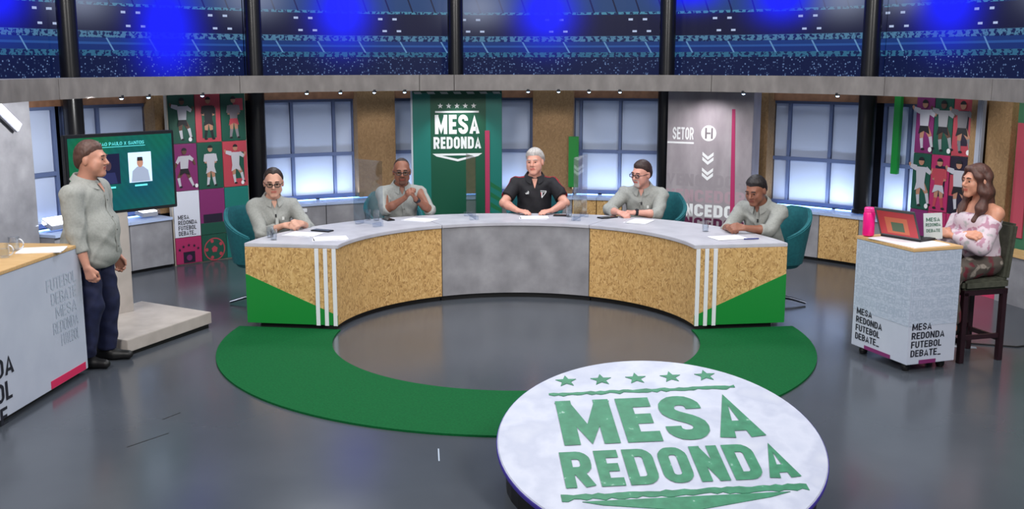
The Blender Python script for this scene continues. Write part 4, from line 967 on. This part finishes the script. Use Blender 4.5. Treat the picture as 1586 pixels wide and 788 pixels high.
    H_ = [('e', hl(0, .012, .028), np.array((.077, .097, .1))*hs, HR), ('e', hl(0, -.028, -.045), np.array((.061*jw, .063, .066*jw))*hs, HR), ('c', hl(-.014, -.073, -.096), hl(.014, -.073, -.096), .02*hs*jw, .02*hs*jw),
          ('c', hl(-.04, -.062, -.018), hl(-.045, -.045, -.05), .026*hs, .026*hs*jw), ('c', hl(.04, -.062, -.018), hl(.045, -.045, -.05), .026*hs, .026*hs*jw), ('c', hl(-.034, -.081, .03), hl(.034, -.081, .03), .0125*hs, .0125*hs)]
    def face_fn(P, d):
        Q = hp(P)
        for s in (-1, 1): d = smax(d, -(np.linalg.norm(Q-V3(s*.032, -.106, .009), axis=1)-.0165)*hs, .012)
        d = smin(d, np.minimum(cone(Q, (0, -.088, .022), (0, -.113, -.018), .0075, .0125), np.minimum(cone(Q, (-.012, -.1, -.024), (.012, -.1, -.024), .0085, .0085), 9))*hs, .012)
        d = smin(d, cone(Q, (-.02, -.0885, -.05), (.02, -.0885, -.05), .0075, .0075)*hs, .006); d = smin(d, cone(Q, (-.017, -.087, -.0625), (.017, -.087, -.0625), .0085, .0085)*hs, .006)
        for s in (-1, 1): d = smin(d, ell(Q, (s*.08, .014, -.004), (.011, .021, .033))*hs, .01)
        return d
    sd.add(H_, .03, fn=face_fn, ku=.02)
    nk = .056*fat**.5*(.82 if fem else 1)
    sd.add([('c', nb-up*.03, hl(0, .022, -.055), nk*1.1, nk)], .02, ku=.03)
    lo, hi = sd.box()
    lips = mat(sp['skin'][0]+'_lips', tuple(int(v*q) for v, q in zip(sp['skin'][1], (.86, .66, .66))), .45)
    body = mesh_sdf('body', sd, lo, hi, .0068, [skin(*sp['skin']), lips, mat('beard_'+sp['skin'][0], sp.get('beard', (60, 50, 46)), .8)])
    def bp(C_):
        Q = hp(C_); r = np.zeros(len(C_), int)
        if sp.get('beard'): r[(Q[:, 1] < -.03) & (Q[:, 2] < -.034) & (Q[:, 2] > -.13) & (np.abs(Q[:, 0]) < .034)] = 2
        r[(Q[:, 1] < -.085) & (np.abs(Q[:, 2]+.056) < .0095) & (np.abs(Q[:, 0]) < .023)] = 1
        return r
    paint(body, bp); obj('body', body, root)
    for s in (-1, 1):
        m = MB(); c = hl(s*.032, -.0825, .009); mm = Matrix.Translation(c) @ Matrix(HR.tolist()).to_4x4()
        for ring, (r0, z0, mi) in enumerate(((.0118, 0, 0),)):
            vs = []; n1, n2 = 12, 8
            for i in range(n2+1):
                ph = PI*i/n2
                for j in range(n1): q = 2*PI*j/n1; vs.append(mm @ Vector((r0*hs*math.sin(ph)*math.cos(q), -r0*hs*math.cos(ph), r0*hs*.5*math.sin(ph)*math.sin(q))))
            for i in range(n2):
                for j in range(n1): m.add([vs[i*n1+j], vs[i*n1+(j+1) % n1], vs[(i+1)*n1+(j+1) % n1], vs[(i+1)*n1+j]], [(0, 1, 2, 3)], 1 if i < 3 else 0)
        me = m.mesh('eye', [EYEW, EYED]); me.shade_smooth(); obj('eye', me, root)
        m = MB(); m.tube([hl(s*.014, -.0965, .034), hl(s*.032, -.0985, .0385), hl(s*.05, -.088, .033)], .0042*hs, 6); part('eyebrow', m, mat('brow_'+sp['hair'][0], tuple(int(v*.85) for v in sp['hair'][1]), .8), root)
    # hair
    hs_ = sp.get('hair_style', 'short'); HM = noise_mat(*[sp['hair'][0], [(.3, tuple(int(v*.75) for v in sp['hair'][1])), (.7, sp['hair'][1])], 60], .55, 3, .3, stretch=(1, 1, .3))
    hthk = {'short': .013, 'full': .019, 'cropped': .005, 'receding': .012, 'long': .018}[hs_]
    zf, yf, sl = {'short': (.082, -.078, .92), 'full': (.08, -.075, .88), 'cropped': (.112, -.03, 1.5), 'receding': (.098, -.06, 1.0), 'long': (.088, -.075, .55)}[hs_]
    def hairf(P):
        Q = hp(P); lim = zf-sl*(Q[:, 1]-yf)-(.012*np.cos(Q[:, 0]*45) if hs_ != 'receding' else -.013*np.cos(np.abs(Q[:, 0])*75-2.6)); thk = np.clip((Q[:, 2]-lim)/.045, 0, 1)*(hthk+.004)-.003; d = ell(Q, (0, .0125, .029), (.0775, .0975, .1005))-thk
        d = smin(d, ell(Q, (0, .045, -.02), (.064, .062, .075))-np.minimum(thk, .008), .03) if hs_ != 'cropped' else smin(d, ell(Q, (0, .045, -.02), (.068, .064, .075)), .03)
        d = d+.0025*np.sin(Q[:, 0]*190+Q[:, 1]*60)*np.sin(Q[:, 1]*150+1)*np.sin(Q[:, 2]*130)
        side_ = np.where((np.abs(Q[:, 0]) > .055) & (Q[:, 1] < -.022), .045-Q[:, 2], -1)     # clear the temples
        d = smax(d, np.maximum(lim-Q[:, 2], side_*.6), .012)
        d = smax(d, -.085-Q[:, 2], .02)
        if hs_ == 'long':
            t_ = np.float32(.006)*np.sin(Q[:, 2]*55+Q[:, 0]*20)
            W_ = [((.03, -.055, .105), (.074, -.038, .045), .022, .024), ((.074, -.038, .045), (.088, -.01, -.06), .024, .034), ((-.03, -.055, .105), (-.074, -.038, .045), .022, .024), ((-.074, -.038, .045), (-.088, -.01, -.06), .024, .034), ((.06, .05, .05), (.086, .03, -.08), .034, .04), ((.086, .03, -.08), (.1, -.02, -.2), .04, .036), ((.1, -.02, -.2), (.085, -.06, -.285), .036, .018),
                  ((-.06, .05, .05), (-.084, .02, -.08), .03, .034), ((-.084, .02, -.08), (-.092, -.03, -.19), .034, .03), ((-.092, -.03, -.19), (-.075, -.075, -.265), .03, .014),
                  ((0, .07, .02), (0, .085, -.15), .06, .06), ((.03, .085, -.1), (.04, .08, -.24), .06, .035), ((-.03, .085, -.1), (-.04, .08, -.24), .055, .03)]
            e = None
            for a, b, r0, r1 in W_: q = cone(Q, a, b, r0, r1); e = q if e is None else smin(e, q, .03)
            e = np.maximum(e+t_, -(ell(Q, (0, -.075, -.012), (.06, .075, .105))))
            d = smin(d, e, .02)
        return d*hs
    R3 = .17 if hs_ != 'long' else .36
    me = mesh_sdf('hair', hairf, hc-R3, hc+.17, .0065, HM); obj('hair', me, root)
    # shirt
    st = sp.get('shirt', 'long'); SM = sp['shirt_mat']
    loose = sp.get('loose', .014); seed = sp.get('seed', 1)
    def wr(P, d):
        x, y, z = P[:, 0], P[:, 1], P[:, 2]
        f1 = np.sin(x*16+z*21+seed+1.6*np.sin(z*8+seed)); f2 = np.sin(-x*20+z*17+y*9+seed*1.7+1.4*np.sin(x*11))
        return d-.0075*np.maximum(0, f1)**4-.0065*np.maximum(0, f2)**4-.0035*np.sin(x*19+z*11+seed)*np.sin(z*17-x*14+y*13+seed)-.0018*np.sin(z*38+x*31-y*33+seed*2)*np.sin(x*23-z*21+seed)
    ss = Sdf()
    if st == 'blouse':
        base = [('e', hip+up*.06, (.165*fat+loose, .13*fat+loose, .12)), ('e', hip+up*.2+frw*.02, (.15*fat+loose, .125+loose, .14)), ('e', hip+up*.33+frw*.03, (.165+loose, .13+loose, .11))]
    else:
        base = [(p[0],)+((p[1], np.array(p[2])+loose) if p[0] == 'e' else (p[1], p[2], p[3]+loose*.7, p[4]+loose*.7)) for p in tor[:6]]+[('c', nb-up*.1, nb-up*.02, .07, .062)]
        if sp.get('belly'): base += [('e', hip+up*.13+frw*.075, (.155*fat, .13*fat, .17))]
        if sp.get('untucked'): base += [('e', hip-up*.04+frw*.03, (.17*fat+loose, .145*fat+loose, .14))]
    cutz = sp.get('hem', hz-.06)
    def torso_fn(P, d):
        d = wr(P, d); d = smax(d, cutz-P[:, 2], .012)
        if st != 'blouse': d = smax(d, (P-nb.astype(np.float32))@up.astype(np.float32)-.012, .01)
        if st == 'blouse': d = smax(d, P[:, 2]-(nb[2]-.085+.25*np.minimum(0, P[:, 0]*0)), .02)
        return d
    ss.add(base, .06, fn=torso_fn)
    for s, k in ((-1, 'R'), (1, 'L')):
        a = sp['arm'+k]; cf = a.get('cuff', .45); d_ = WR_[s]-EL[s]
        if st == 'polo':
            e0 = SH[s]+(EL[s]-SH[s])*.72; ss.add([('c', SH[s]+up*.004, e0, .069*aw, .067*aw)], .02, fn=lambda P, d, e0=e0, dd=unit(EL[s]-SH[s]): smax(wr(P, d), (P-e0.astype(np.float32))@dd, .01), ku=.016)
        elif st == 'blouse':
            e0 = EL[s]+d_*cf; s0 = SH[s]+(EL[s]-SH[s])*.3
            ss.add([('c', s0, EL[s], .062, .07), ('c', EL[s], EL[s]+d_*cf*.6, .07, .06), ('c', EL[s]+d_*cf*.6, e0, .06, .042)], .03, fn=lambda P, d, s0=s0, dd=unit(EL[s]-SH[s]): smax(wr(P, d), -((P-s0.astype(np.float32))@dd)-.02, .02), ku=.02)
        else:
            e0 = EL[s]+d_*cf; rc = .043*aw+.011-(.014*aw)*cf
            ss.add([('c', SH[s]+up*.003, EL[s], .056*aw+loose*1.25, .043*aw+loose*.95), ('c', EL[s], e0, .043*aw+loose*.95, rc+.004)], .02, fn=lambda P, d, e0=e0, dd=unit(d_): smax(wr(P, d), (P-e0.astype(np.float32))@dd, .008), ku=.014)
            ss.add([('c', e0-unit(d_)*.03, e0-unit(d_)*.006, rc+.007, rc+.005)], .01, fn=lambda P, d, e0=e0, dd=unit(d_): smax(smax(d, (P-e0.astype(np.float32))@dd-.001, .006), -((P-e0.astype(np.float32))@dd)-.035, .006), ku=.006)
    lo, hi = ss.box(); me = mesh_sdf('shirt' if st != 'blouse' else 'blouse', ss, lo, hi, .0085, [SM]+sp.get('shirt_extra', []))
    if sp.get('paint_shirt'): paint(me, lambda C_: sp['paint_shirt'](C_, dict(SH=SH, nb=nb, EL=EL, up=up)))
    shirt = obj(me.name.split('.')[0], me, root)
    V_ = np.zeros(len(me.vertices)*3, np.float32); me.vertices.foreach_get('co', V_); V_ = V_.reshape(-1, 3)
    def on_chest(x, z):
        d = np.hypot(V_[:, 0]-x, V_[:, 2]-z); c = V_[d < .014]
        return c[c[:, 1].argmin()] if len(c) else np.array((x, -.15, z))
    if st in ('long', 'polo'):
        # collar: stand and folded flap swept round the neck, open at the front
        CMt = sp.get('collar_mat', SM); cc = nb+frw*.008; m = MB(); vs = []; n1 = 44; kr = nk/.056*1.14
        for i in range(n1+1):
            ph = R_(-163+326*i/n1); f = max(0, -math.cos(ph)); fr = f**3; top = .034+.026*math.cos(ph)
            for r, z in ((.060, top-.035), (.0615, top), (.0655, top+.004), (.070, top+.001), (.092+.012*fr, top-.040-.026*fr), (.087+.012*fr, top-.043-.026*fr)):
                r *= kr; vs.append(cc+np.array((math.sin(ph)*r*1.04, 0, 0))-frw*math.cos(ph)*r+up*z)
        fs = []
        for i in range(n1):
            for k in range(5): fs.append((6*i+k, 6*i+6+k, 6*i+7+k, 6*i+k+1))
        m.add(vs, fs); part('collar', m, CMt, root, smooth=.9)
        nd = .07 if st == 'long' else .1; m = MB(); vs = []; fs = []; rows = 7
        for i in range(rows):
            z = cc[2]-.012-nd*i/(rows-1); wd_ = .03*(1-i/(rows-1))+.001
            for k in range(5):
                x = wd_*(k-2)/2; p_ = on_chest(x, z); vs.append((x, p_[1]-.0035, z))
        for i in range(rows-1):
            for k in range(4): fs.append((5*i+k, 5*i+k+1, 5*i+6+k, 5*i+5+k))
        m.add(vs, fs); part('neckline', m, skin(*sp['skin']), root, smooth=1)
        if st == 'long':
            zs = np.linspace(cc[2]-.085, max(cutz+.06, sp.get('plz', cutz)), 9); pl_ = [on_chest(0, z) for z in zs]
            m = MB(); vs = []
            for p in pl_: vs += [p+np.array((-.014, -.0015, 0)), p+np.array((.014, -.0015, 0)), p+np.array((.014, -.006, 0)), p+np.array((-.014, -.006, 0))]
            fs = []
            for i in range(len(pl_)-1):
                for k in range(4): fs.append((4*i+k, 4*i+(k+1) % 4, 4*i+4+(k+1) % 4, 4*i+4+k))
            m.add(vs, fs); part('placket', m, SM, root, smooth=1)
            for p in pl_[1::2]: m = MB(); m.tube([p+np.array((0, -.005, 0)), p+np.array((0, -.009, 0))], .0055, 8); part('button', m, mat('shirt_button', (92, 92, 90), .4), root)
    if sp.get('mic'):
        p = on_chest(.012, nb[2]-.14); m = MB(); m.tube([p+np.array((0, -.008, .012)), p+np.array((0, -.012, -.018))], .0075, 8); part('lapel_microphone', m, DARKPL, root)
    if sp.get('patch'):
        p = on_chest(.085, nb[2]-.19); m = MB(); m.box((0, 0, 0), (.022, .006, .03)); o = part('chest_patch', m, mat('patch_white', (216, 218, 216), .6), root); o.location = p+np.array((0, -.003, 0))
    if sp.get('crest'):
        p = on_chest(.085, nb[2]-.165)+np.array((0, -.006, 0)); q = Matrix(((1, 0, 0, p[0]), (0, .0, -1, p[1]), (0, 1, 0, p[2]), (0, 0, 0, 1))) @ Matrix.Rotation(R_(-22), 4, 'Y') 
        m = MB(); m.prism([(-.048, .032), (.048, .032), (.048, .016), (0, -.048), (-.048, .016)], 0, .002, 0, q); m.prism([(-.042, .026), (.042, .026), (.042, .017), (-.042, .017)], .002, .003, 2, q)
        m.prism([(-.036, .012), (-.006, .012), (-.006, -.03)], .002, .003, 1, q); m.prism([(.036, .012), (.006, .012), (.006, -.03)], .002, .003, 2, q); part('crest', m, [LWHITE, mat('crest_red', (190, 30, 44), .5), BLACK], root)
        p = on_chest(-.085, nb[2]-.15)+np.array((0, -.006, 0)); q = Matrix(((1, 0, 0, p[0]), (0, .0, -1, p[1]), (0, 1, 0, p[2]), (0, 0, 0, 1))) @ Matrix.Rotation(R_(22), 4, 'Y'); m = MB()
        for k in range(3): m.prism([(-.02+k*.014, -.012), (-.009+k*.014, -.012), (-.015+k*.014, -.002+k*.009), (-.026+k*.014, .004+k*.009)], 0, .002, 0, q)
        part('maker_mark', m, LWHITE, root)
    # trousers, shoes
    TMt = sp['trouser_mat']; ts = Sdf(); tz = hz+.06
    ts.add([('e', hip+np.array((0, 0, .0)), (.172*fat, .14*fat, .13)), ('c', HP[-1], HP[1], .1*fat, .1*fat)], .06, fn=lambda P, d: smax(d, P[:, 2]-tz, .01))
    for s in (-1, 1):
        e_ = AN[s]+unit(KN[s]-AN[s])*(.0 if not fem else .02); dd = unit(AN[s]-KN[s])
        ts.add([('c', HP[s], KN[s], .099*fat, .078), ('c', KN[s], AN[s], .076, sp.get('cuffw', .06))], .04, fn=lambda P, d, e_=e_, dd=dd: smax(wr(P, d), (P-e_.astype(np.float32))@dd, .01), ku=.03)
    lo, hi = ts.box(); obj('trousers', mesh_sdf('trousers', ts, lo, hi, .011, TMt), root)
    for s in (-1, 1):
        f = AN[s]; z0 = f[2]-.085; q = Sdf(); fdv = np.array((math.sin(R_(sp.get('toe', 6)))*s, -math.cos(R_(sp.get('toe', 6))), 0)); r_ = 1.0 if not fem else .82
        b0, b1, b2 = f+fdv*-.05, f+fdv*.06, f+fdv*.17
        for b in (b0, b1, b2): b[2] = z0+.034
        q.add([('c', b0, b1, .04*r_, .043*r_), ('c', b1, b2, .044*r_, .034*r_), ('c', b0+np.array((0, 0, .03)), f+np.array((0, 0, .0)), .042*r_, .045*r_)], .03, fn=lambda P, d, z0=z0: smax(d, z0-P[:, 2], .006))
        lo, hi = q.box(); obj('shoe', mesh_sdf('shoe', q, lo, hi, .009, sp.get('shoe_mat', BLACK)), root)
    # spectacles
    if sp.get('glasses'):
        gm = mat('spectacle_frame', (26, 20, 20), .3); m = MB(); g = root
        for s in (-1, 1):
            m.tube([hl(s*.033+.024*q[0], -.109, .008+.016*q[1]) for q in [(math.copysign(abs(math.cos(t_))**.6, math.cos(t_)), math.copysign(abs(math.sin(t_))**.6, math.sin(t_))) for t_ in np.linspace(0, 2*PI, 21)]], .0036*hs, 6)
            m.tube([hl(s*.057, -.107, .014), hl(s*.079, -.06, .014), hl(s*.086, .01, .012)], .003*hs, 6)
        m.tube([hl(-.01, -.11, .012), hl(.01, -.11, .012)], .003*hs, 6); gl = part('spectacles', m, gm, root)
        for s in (-1, 1):
            m = MB(); m.add([hl(s*.033+.023*math.cos(t_), -.1085, .008+.015*math.sin(t_)) for t_ in np.linspace(0, 2*PI, 16, endpoint=False)], [tuple(range(16))]); part('lens', m, LENSG, gl)
    for s, k in ((-1, 'R'), (1, 'L')):
        if sp['arm'+k].get('watch'):
            c = EL[s]+(WR_[s]-EL[s])*.93; d_ = unit(WR_[s]-EL[s]); m = MB(); r_ = .031*aw
            m.tube([c-d_*.014, c+d_*.014], r_, 18); wt = part('watch', m, DARKPL, root, smooth=.8)
            m = MB(); o_ = unit(np.cross(d_, np.array((0.3, 0, 1)))); o_ = unit(np.array(sp['arm'+k].get('face', (0, -.4, 1)))-d_*float(np.dot(d_, np.array(sp['arm'+k].get('face', (0, -.4, 1)))))); m.tube([c+o_*(r_-.002), c+o_*(r_+.007)], .018, 16); part('dial', m, mat('watch_dial', (40, 42, 50), .2), wt)
    if sp.get('extra'): sp['extra'](root, dict(hl=hl, hs=hs, nb=nb, up=up, frw=frw, on_chest=on_chest, EL=EL, WR=WR_, SH=SH))
    return root

SHIRT = noise_mat('sage_grey_shirt', [(.3, (146, 148, 144)), (.7, (158, 160, 156))], 60, .85, 3, .08)
NAVY = noise_mat('navy_trousers', [(.3, (14, 20, 52)), (.7, (22, 30, 68))], 18, .8); DKT = mat('dark_trousers', (28, 30, 38), .8)
POLO = noise_mat('black_polo', [(.3, (16, 16, 22)), (.7, (26, 24, 32))], 30, .75); REDS = mat('polo_red', (176, 28, 44), .7)
seatleg = dict(legR=dict(a=(-.12, -.42, .09)), legL=dict(a=(.12, -.42, .09)))
def polo_paint(C_, J):
    r = np.zeros(len(C_), int)
    for s in (-1, 1):
        a = J['nb']+np.array((s*.09, .0, .02)); b = J['SH'][s]+np.array((s*.03, 0, .05)); c = J['SH'][s]+(J['EL'][s]-J['SH'][s])*.7+np.array((s*.06, 0, .0))
        for p0, p1 in ((a, b), (b, c)):
            d = p1-p0; t_ = np.clip(((C_-p0)@d)/(d@d), 0, 1); q = C_-(p0+t_[:, None]*d); dy = np.abs(q[:, 1]); r[(np.linalg.norm(q, axis=1) < .07) & ((dy < .007) | (np.abs(dy-.021) < .006)) & (C_[:, 2] > J['SH'][s][2]-.16) & (q[:, 2]+s*q[:, 0] > -.05)] = 1
    return r
def loc_of(pos, yaw):
    M_ = Matrix.Rotation(-R_(yaw), 3, 'Z')
    return lambda x, y, z: np.array(M_ @ Vector((x-pos[0], y-pos[1], z)))
PEOPLE = []
# man at the left end of the desk
p, yw = (-2.36, 1.40), 24; q = loc_of(p, yw); c = q(-2.07, 1.05, .79)
PEOPLE.append(dict(label='seated man in dark-rimmed glasses and grey shirt at the left end of the desk', pos=p, yaw=yw, hip=.53, lean=10, head=(-12, 8, 0), shoulder=.175, fat=.98, glasses=True, mic=True, patch=True, skin=('skin_fair_a', (206, 156, 134)), hair=('hair_dark_brown', (48, 34, 30)), hair_style='receding', shirt_mat=SHIRT, trouser_mat=DKT, seed=1,
    armR=dict(w=c+(-.085, .045, .01), fd=(.72, -.62, .05), pn=(.45, .35, -.7), curl=.75, cuff=.62, pole=(-.7, .2, -1)), armL=dict(w=c+(.085, .035, .02), fd=(-.72, -.62, .12), pn=(-.45, .45, -.6), curl=.8, cuff=.62, pole=(.8, .1, -1)), **seatleg))
# bald man
p, yw = (-1.22, 2.37), 14; q = loc_of(p, yw); c = q(-1.06, 1.90, 1.0)
PEOPLE.append(dict(label='seated bald man in glasses with hands clasped under his chin', pos=p, yaw=yw, hip=.55, lean=12, head=(-6, 6, 0), shoulder=.19, fat=1.05, glasses=True, skin=('skin_brown', (142, 92, 72)), hair=('hair_cropped_black', (52, 38, 34)), hair_style='cropped', beard=(96, 64, 52), shirt_mat=SHIRT, trouser_mat=DKT, seed=2,
    armR=dict(w=c+(-.05, .05, -.05), fd=(.5, -.35, .8), pn=(.75, .2, -.3), curl=.95, cuff=.12, pole=(-.9, -.1, -1)), armL=dict(w=c+(.06, .05, -.07), fd=(-.5, -.35, .8), pn=(-.75, .2, -.3), curl=.95, cuff=.12, watch=True, face=(.5, -1, 0), pole=(.9, -.1, -1)), **seatleg))
# man in polo
p, yw = (.205, 2.56), 0; q = loc_of(p, yw)
PEOPLE.append(dict(label='seated white-haired man in a black polo shirt with red shoulder stripes', pos=p, yaw=yw, hip=.595, torso=.515, lean=6, head=(-17, 2, -3), shoulder=.195, fat=1.13, armw=1.06, jaw=1.05, skin=('skin_fair_b', (220, 160, 140)), hair=('hair_white', (206, 200, 196)), hair_style='full', shirt='polo', shirt_mat=POLO, shirt_extra=[REDS], paint_shirt=polo_paint, crest=True, trouser_mat=DKT, seed=3,
    armR=dict(w=q(.02, 2.13, .795), fd=(.8, -.6, -.05), pn=(.1, .05, -1), curl=.28, thumb=.1, pole=(-1, .3, -.35)), armL=dict(w=q(.38, 2.13, .795), fd=(-.8, -.6, -.05), pn=(-.1, .05, -1), curl=.28, thumb=.1, pole=(1, .3, -.35)), **seatleg))
# man with folded forearms
p, yw = (1.37, 2.38), -18; q = loc_of(p, yw)
PEOPLE.append(dict(label='seated man with a grey goatee and black wristband, forearms folded on the desk', pos=p, yaw=yw, hip=.54, lean=15, head=(-28, 10, 4), shoulder=.19, fat=1.1, glasses=True, mic=True, patch=True, skin=('skin_fair_c', (216, 158, 142)), beard=(186, 172, 166), hair=('hair_brown', (58, 38, 36)), shirt_mat=SHIRT, trouser_mat=DKT, seed=4,
    armR=dict(w=q(1.05, 1.93, .80), fd=(.8, -.5, -.08), pn=(.2, .3, -.9), curl=.9, cuff=.5, pole=(-1, .2, -.5)), armL=dict(w=q(1.21, 1.93, .80), fd=(-1, .05, -.05), pn=(-.1, .3, -.9), curl=.7, cuff=.25, watch=True, face=(0, -.6, 1), pole=(1, .2, -.5)), **seatleg))
# man at the right end
p, yw = (2.43, 1.36), -36; q = loc_of(p, yw); c = q(2.0, .86, .79)
PEOPLE.append(dict(label='seated dark-haired man leaning forward with clasped hands at the right end of the desk', pos=p, yaw=yw, hip=.535, lean=24, head=(-6, 20, 0), shoulder=.185, fat=1.0, mic=True, skin=('skin_tan', (146, 96, 76)), hair=('hair_black', (30, 24, 26)), shirt_mat=SHIRT, trouser_mat=DKT, seed=5,
    armR=dict(w=c+(-.08, .05, .01), fd=(.7, -.65, .05), pn=(.45, .35, -.7), curl=.8, cuff=.35, pole=(-.8, .1, -1)), armL=dict(w=c+(.085, .04, .02), fd=(-.72, -.6, .1), pn=(-.45, .45, -.6), curl=.85, cuff=.35, pole=(.9, .0, -1)), **seatleg))
# standing man
p, yw = (-3.26, -.80), 84
PEOPLE.append(dict(label='standing man in a loose grey shirt and navy trousers beside the television', pos=p, yaw=yw, hip=.908, torso=.51, cuffw=.072, lean=2, head=(6, 3, 0), shoulder=.215, fat=1.24, jaw=1.1, belly=True, untucked=True, loose=.022, hem=.77, plz=.88, skin=('skin_fair_d', (198, 142, 120)), hair=('hair_reddish_brown', (94, 64, 56)), hair_style='short', shirt_mat=SHIRT, trouser_mat=NAVY, seed=6,
    armR=dict(w=(-.272, -.13, .80), fd=(.1, -.3, -1), pn=(1, -.1, 0), curl=1.05, thumb=.8, cuff=.55, pole=(-.3, 1, 0)), armL=dict(w=(.285, -.09, .80), fd=(-.1, -.3, -1), pn=(-1, -.1, 0), curl=.8, cuff=.55, pole=(.3, 1, 0)),
    legR=dict(a=(-.115, .02, .09), pole=(0, -1, 0)), legL=dict(a=(.125, -.03, .09), pole=(0, -1, 0))))
# woman
BLS = bpy.data.materials.new('floral_blouse'); BLS.use_nodes = True
def floral(m, base, cols, sc):
    N, L, b = nodes(m); tc = N.new('ShaderNodeTexCoord'); v = N.new('ShaderNodeTexNoise'); v.inputs['Scale'].default_value = sc; v.inputs['Detail'].default_value = 2
    r = ramp(N, [(0, cols[0]), (.36, cols[0]), (.42, base), (.58, base), (.66, cols[1]), (.8, cols[2])]); L.new(tc.outputs['Object'], v.inputs['Vector']); L.new(v.outputs['Fac'], r.inputs[0]); L.new(r.outputs[0], b.inputs['Base Color']); b.inputs['Roughness'].default_value = .8
floral(BLS, (206, 190, 200), [(176, 132, 152), (176, 172, 176), (140, 158, 146)], 16)
SKT = bpy.data.materials.new('patterned_trousers'); SKT.use_nodes = True; floral(SKT, (84, 76, 70), [(104, 40, 50), (160, 150, 140), (80, 70, 64)], 11)
def ear(root, J):
    m = MB(); p = J['hl'](-.085, .01, -.04); m.tube([p, p+np.array((0, 0, -.03))], .006, 6); part('earring', m, mat('earring_gold', (200, 160, 90), .3, 1), root)
p, yw = (3.63, -.57), -66
PEOPLE.append(dict(label='woman with long brown hair and floral off-shoulder blouse on the bar stool', pos=p, yaw=yw, hip=.765, torso=.475, lean=4, head=(-10, 0, 0), shoulder=.15, fat=.86, head_scale=1.0, jaw=.92, armw=.82, female=True, skin=('skin_warm', (206, 146, 120)), hair=('hair_long_brown', (88, 54, 46)), hair_style='long', shirt='blouse', loose=.02, hem=.76, shirt_mat=BLS, trouser_mat=SKT, seed=7, extra=ear,
    armR=dict(w=(.06, -.25, 1.0), fd=(.95, .05, .12), pn=(0, .6, -.8), curl=.6, cuff=.72, pole=(-1, .1, -.7)), armL=dict(w=(-.05, -.29, .985), fd=(-.95, .1, .1), pn=(0, .8, -.6), curl=.6, cuff=.72, pole=(1, .1, -.7)),
    legR=dict(a=(-.09, -.34, .30), pole=(0, -1, .4)), legL=dict(a=(.09, -.34, .30), pole=(0, -1, .4))))
for sp in PEOPLE: person(sp)
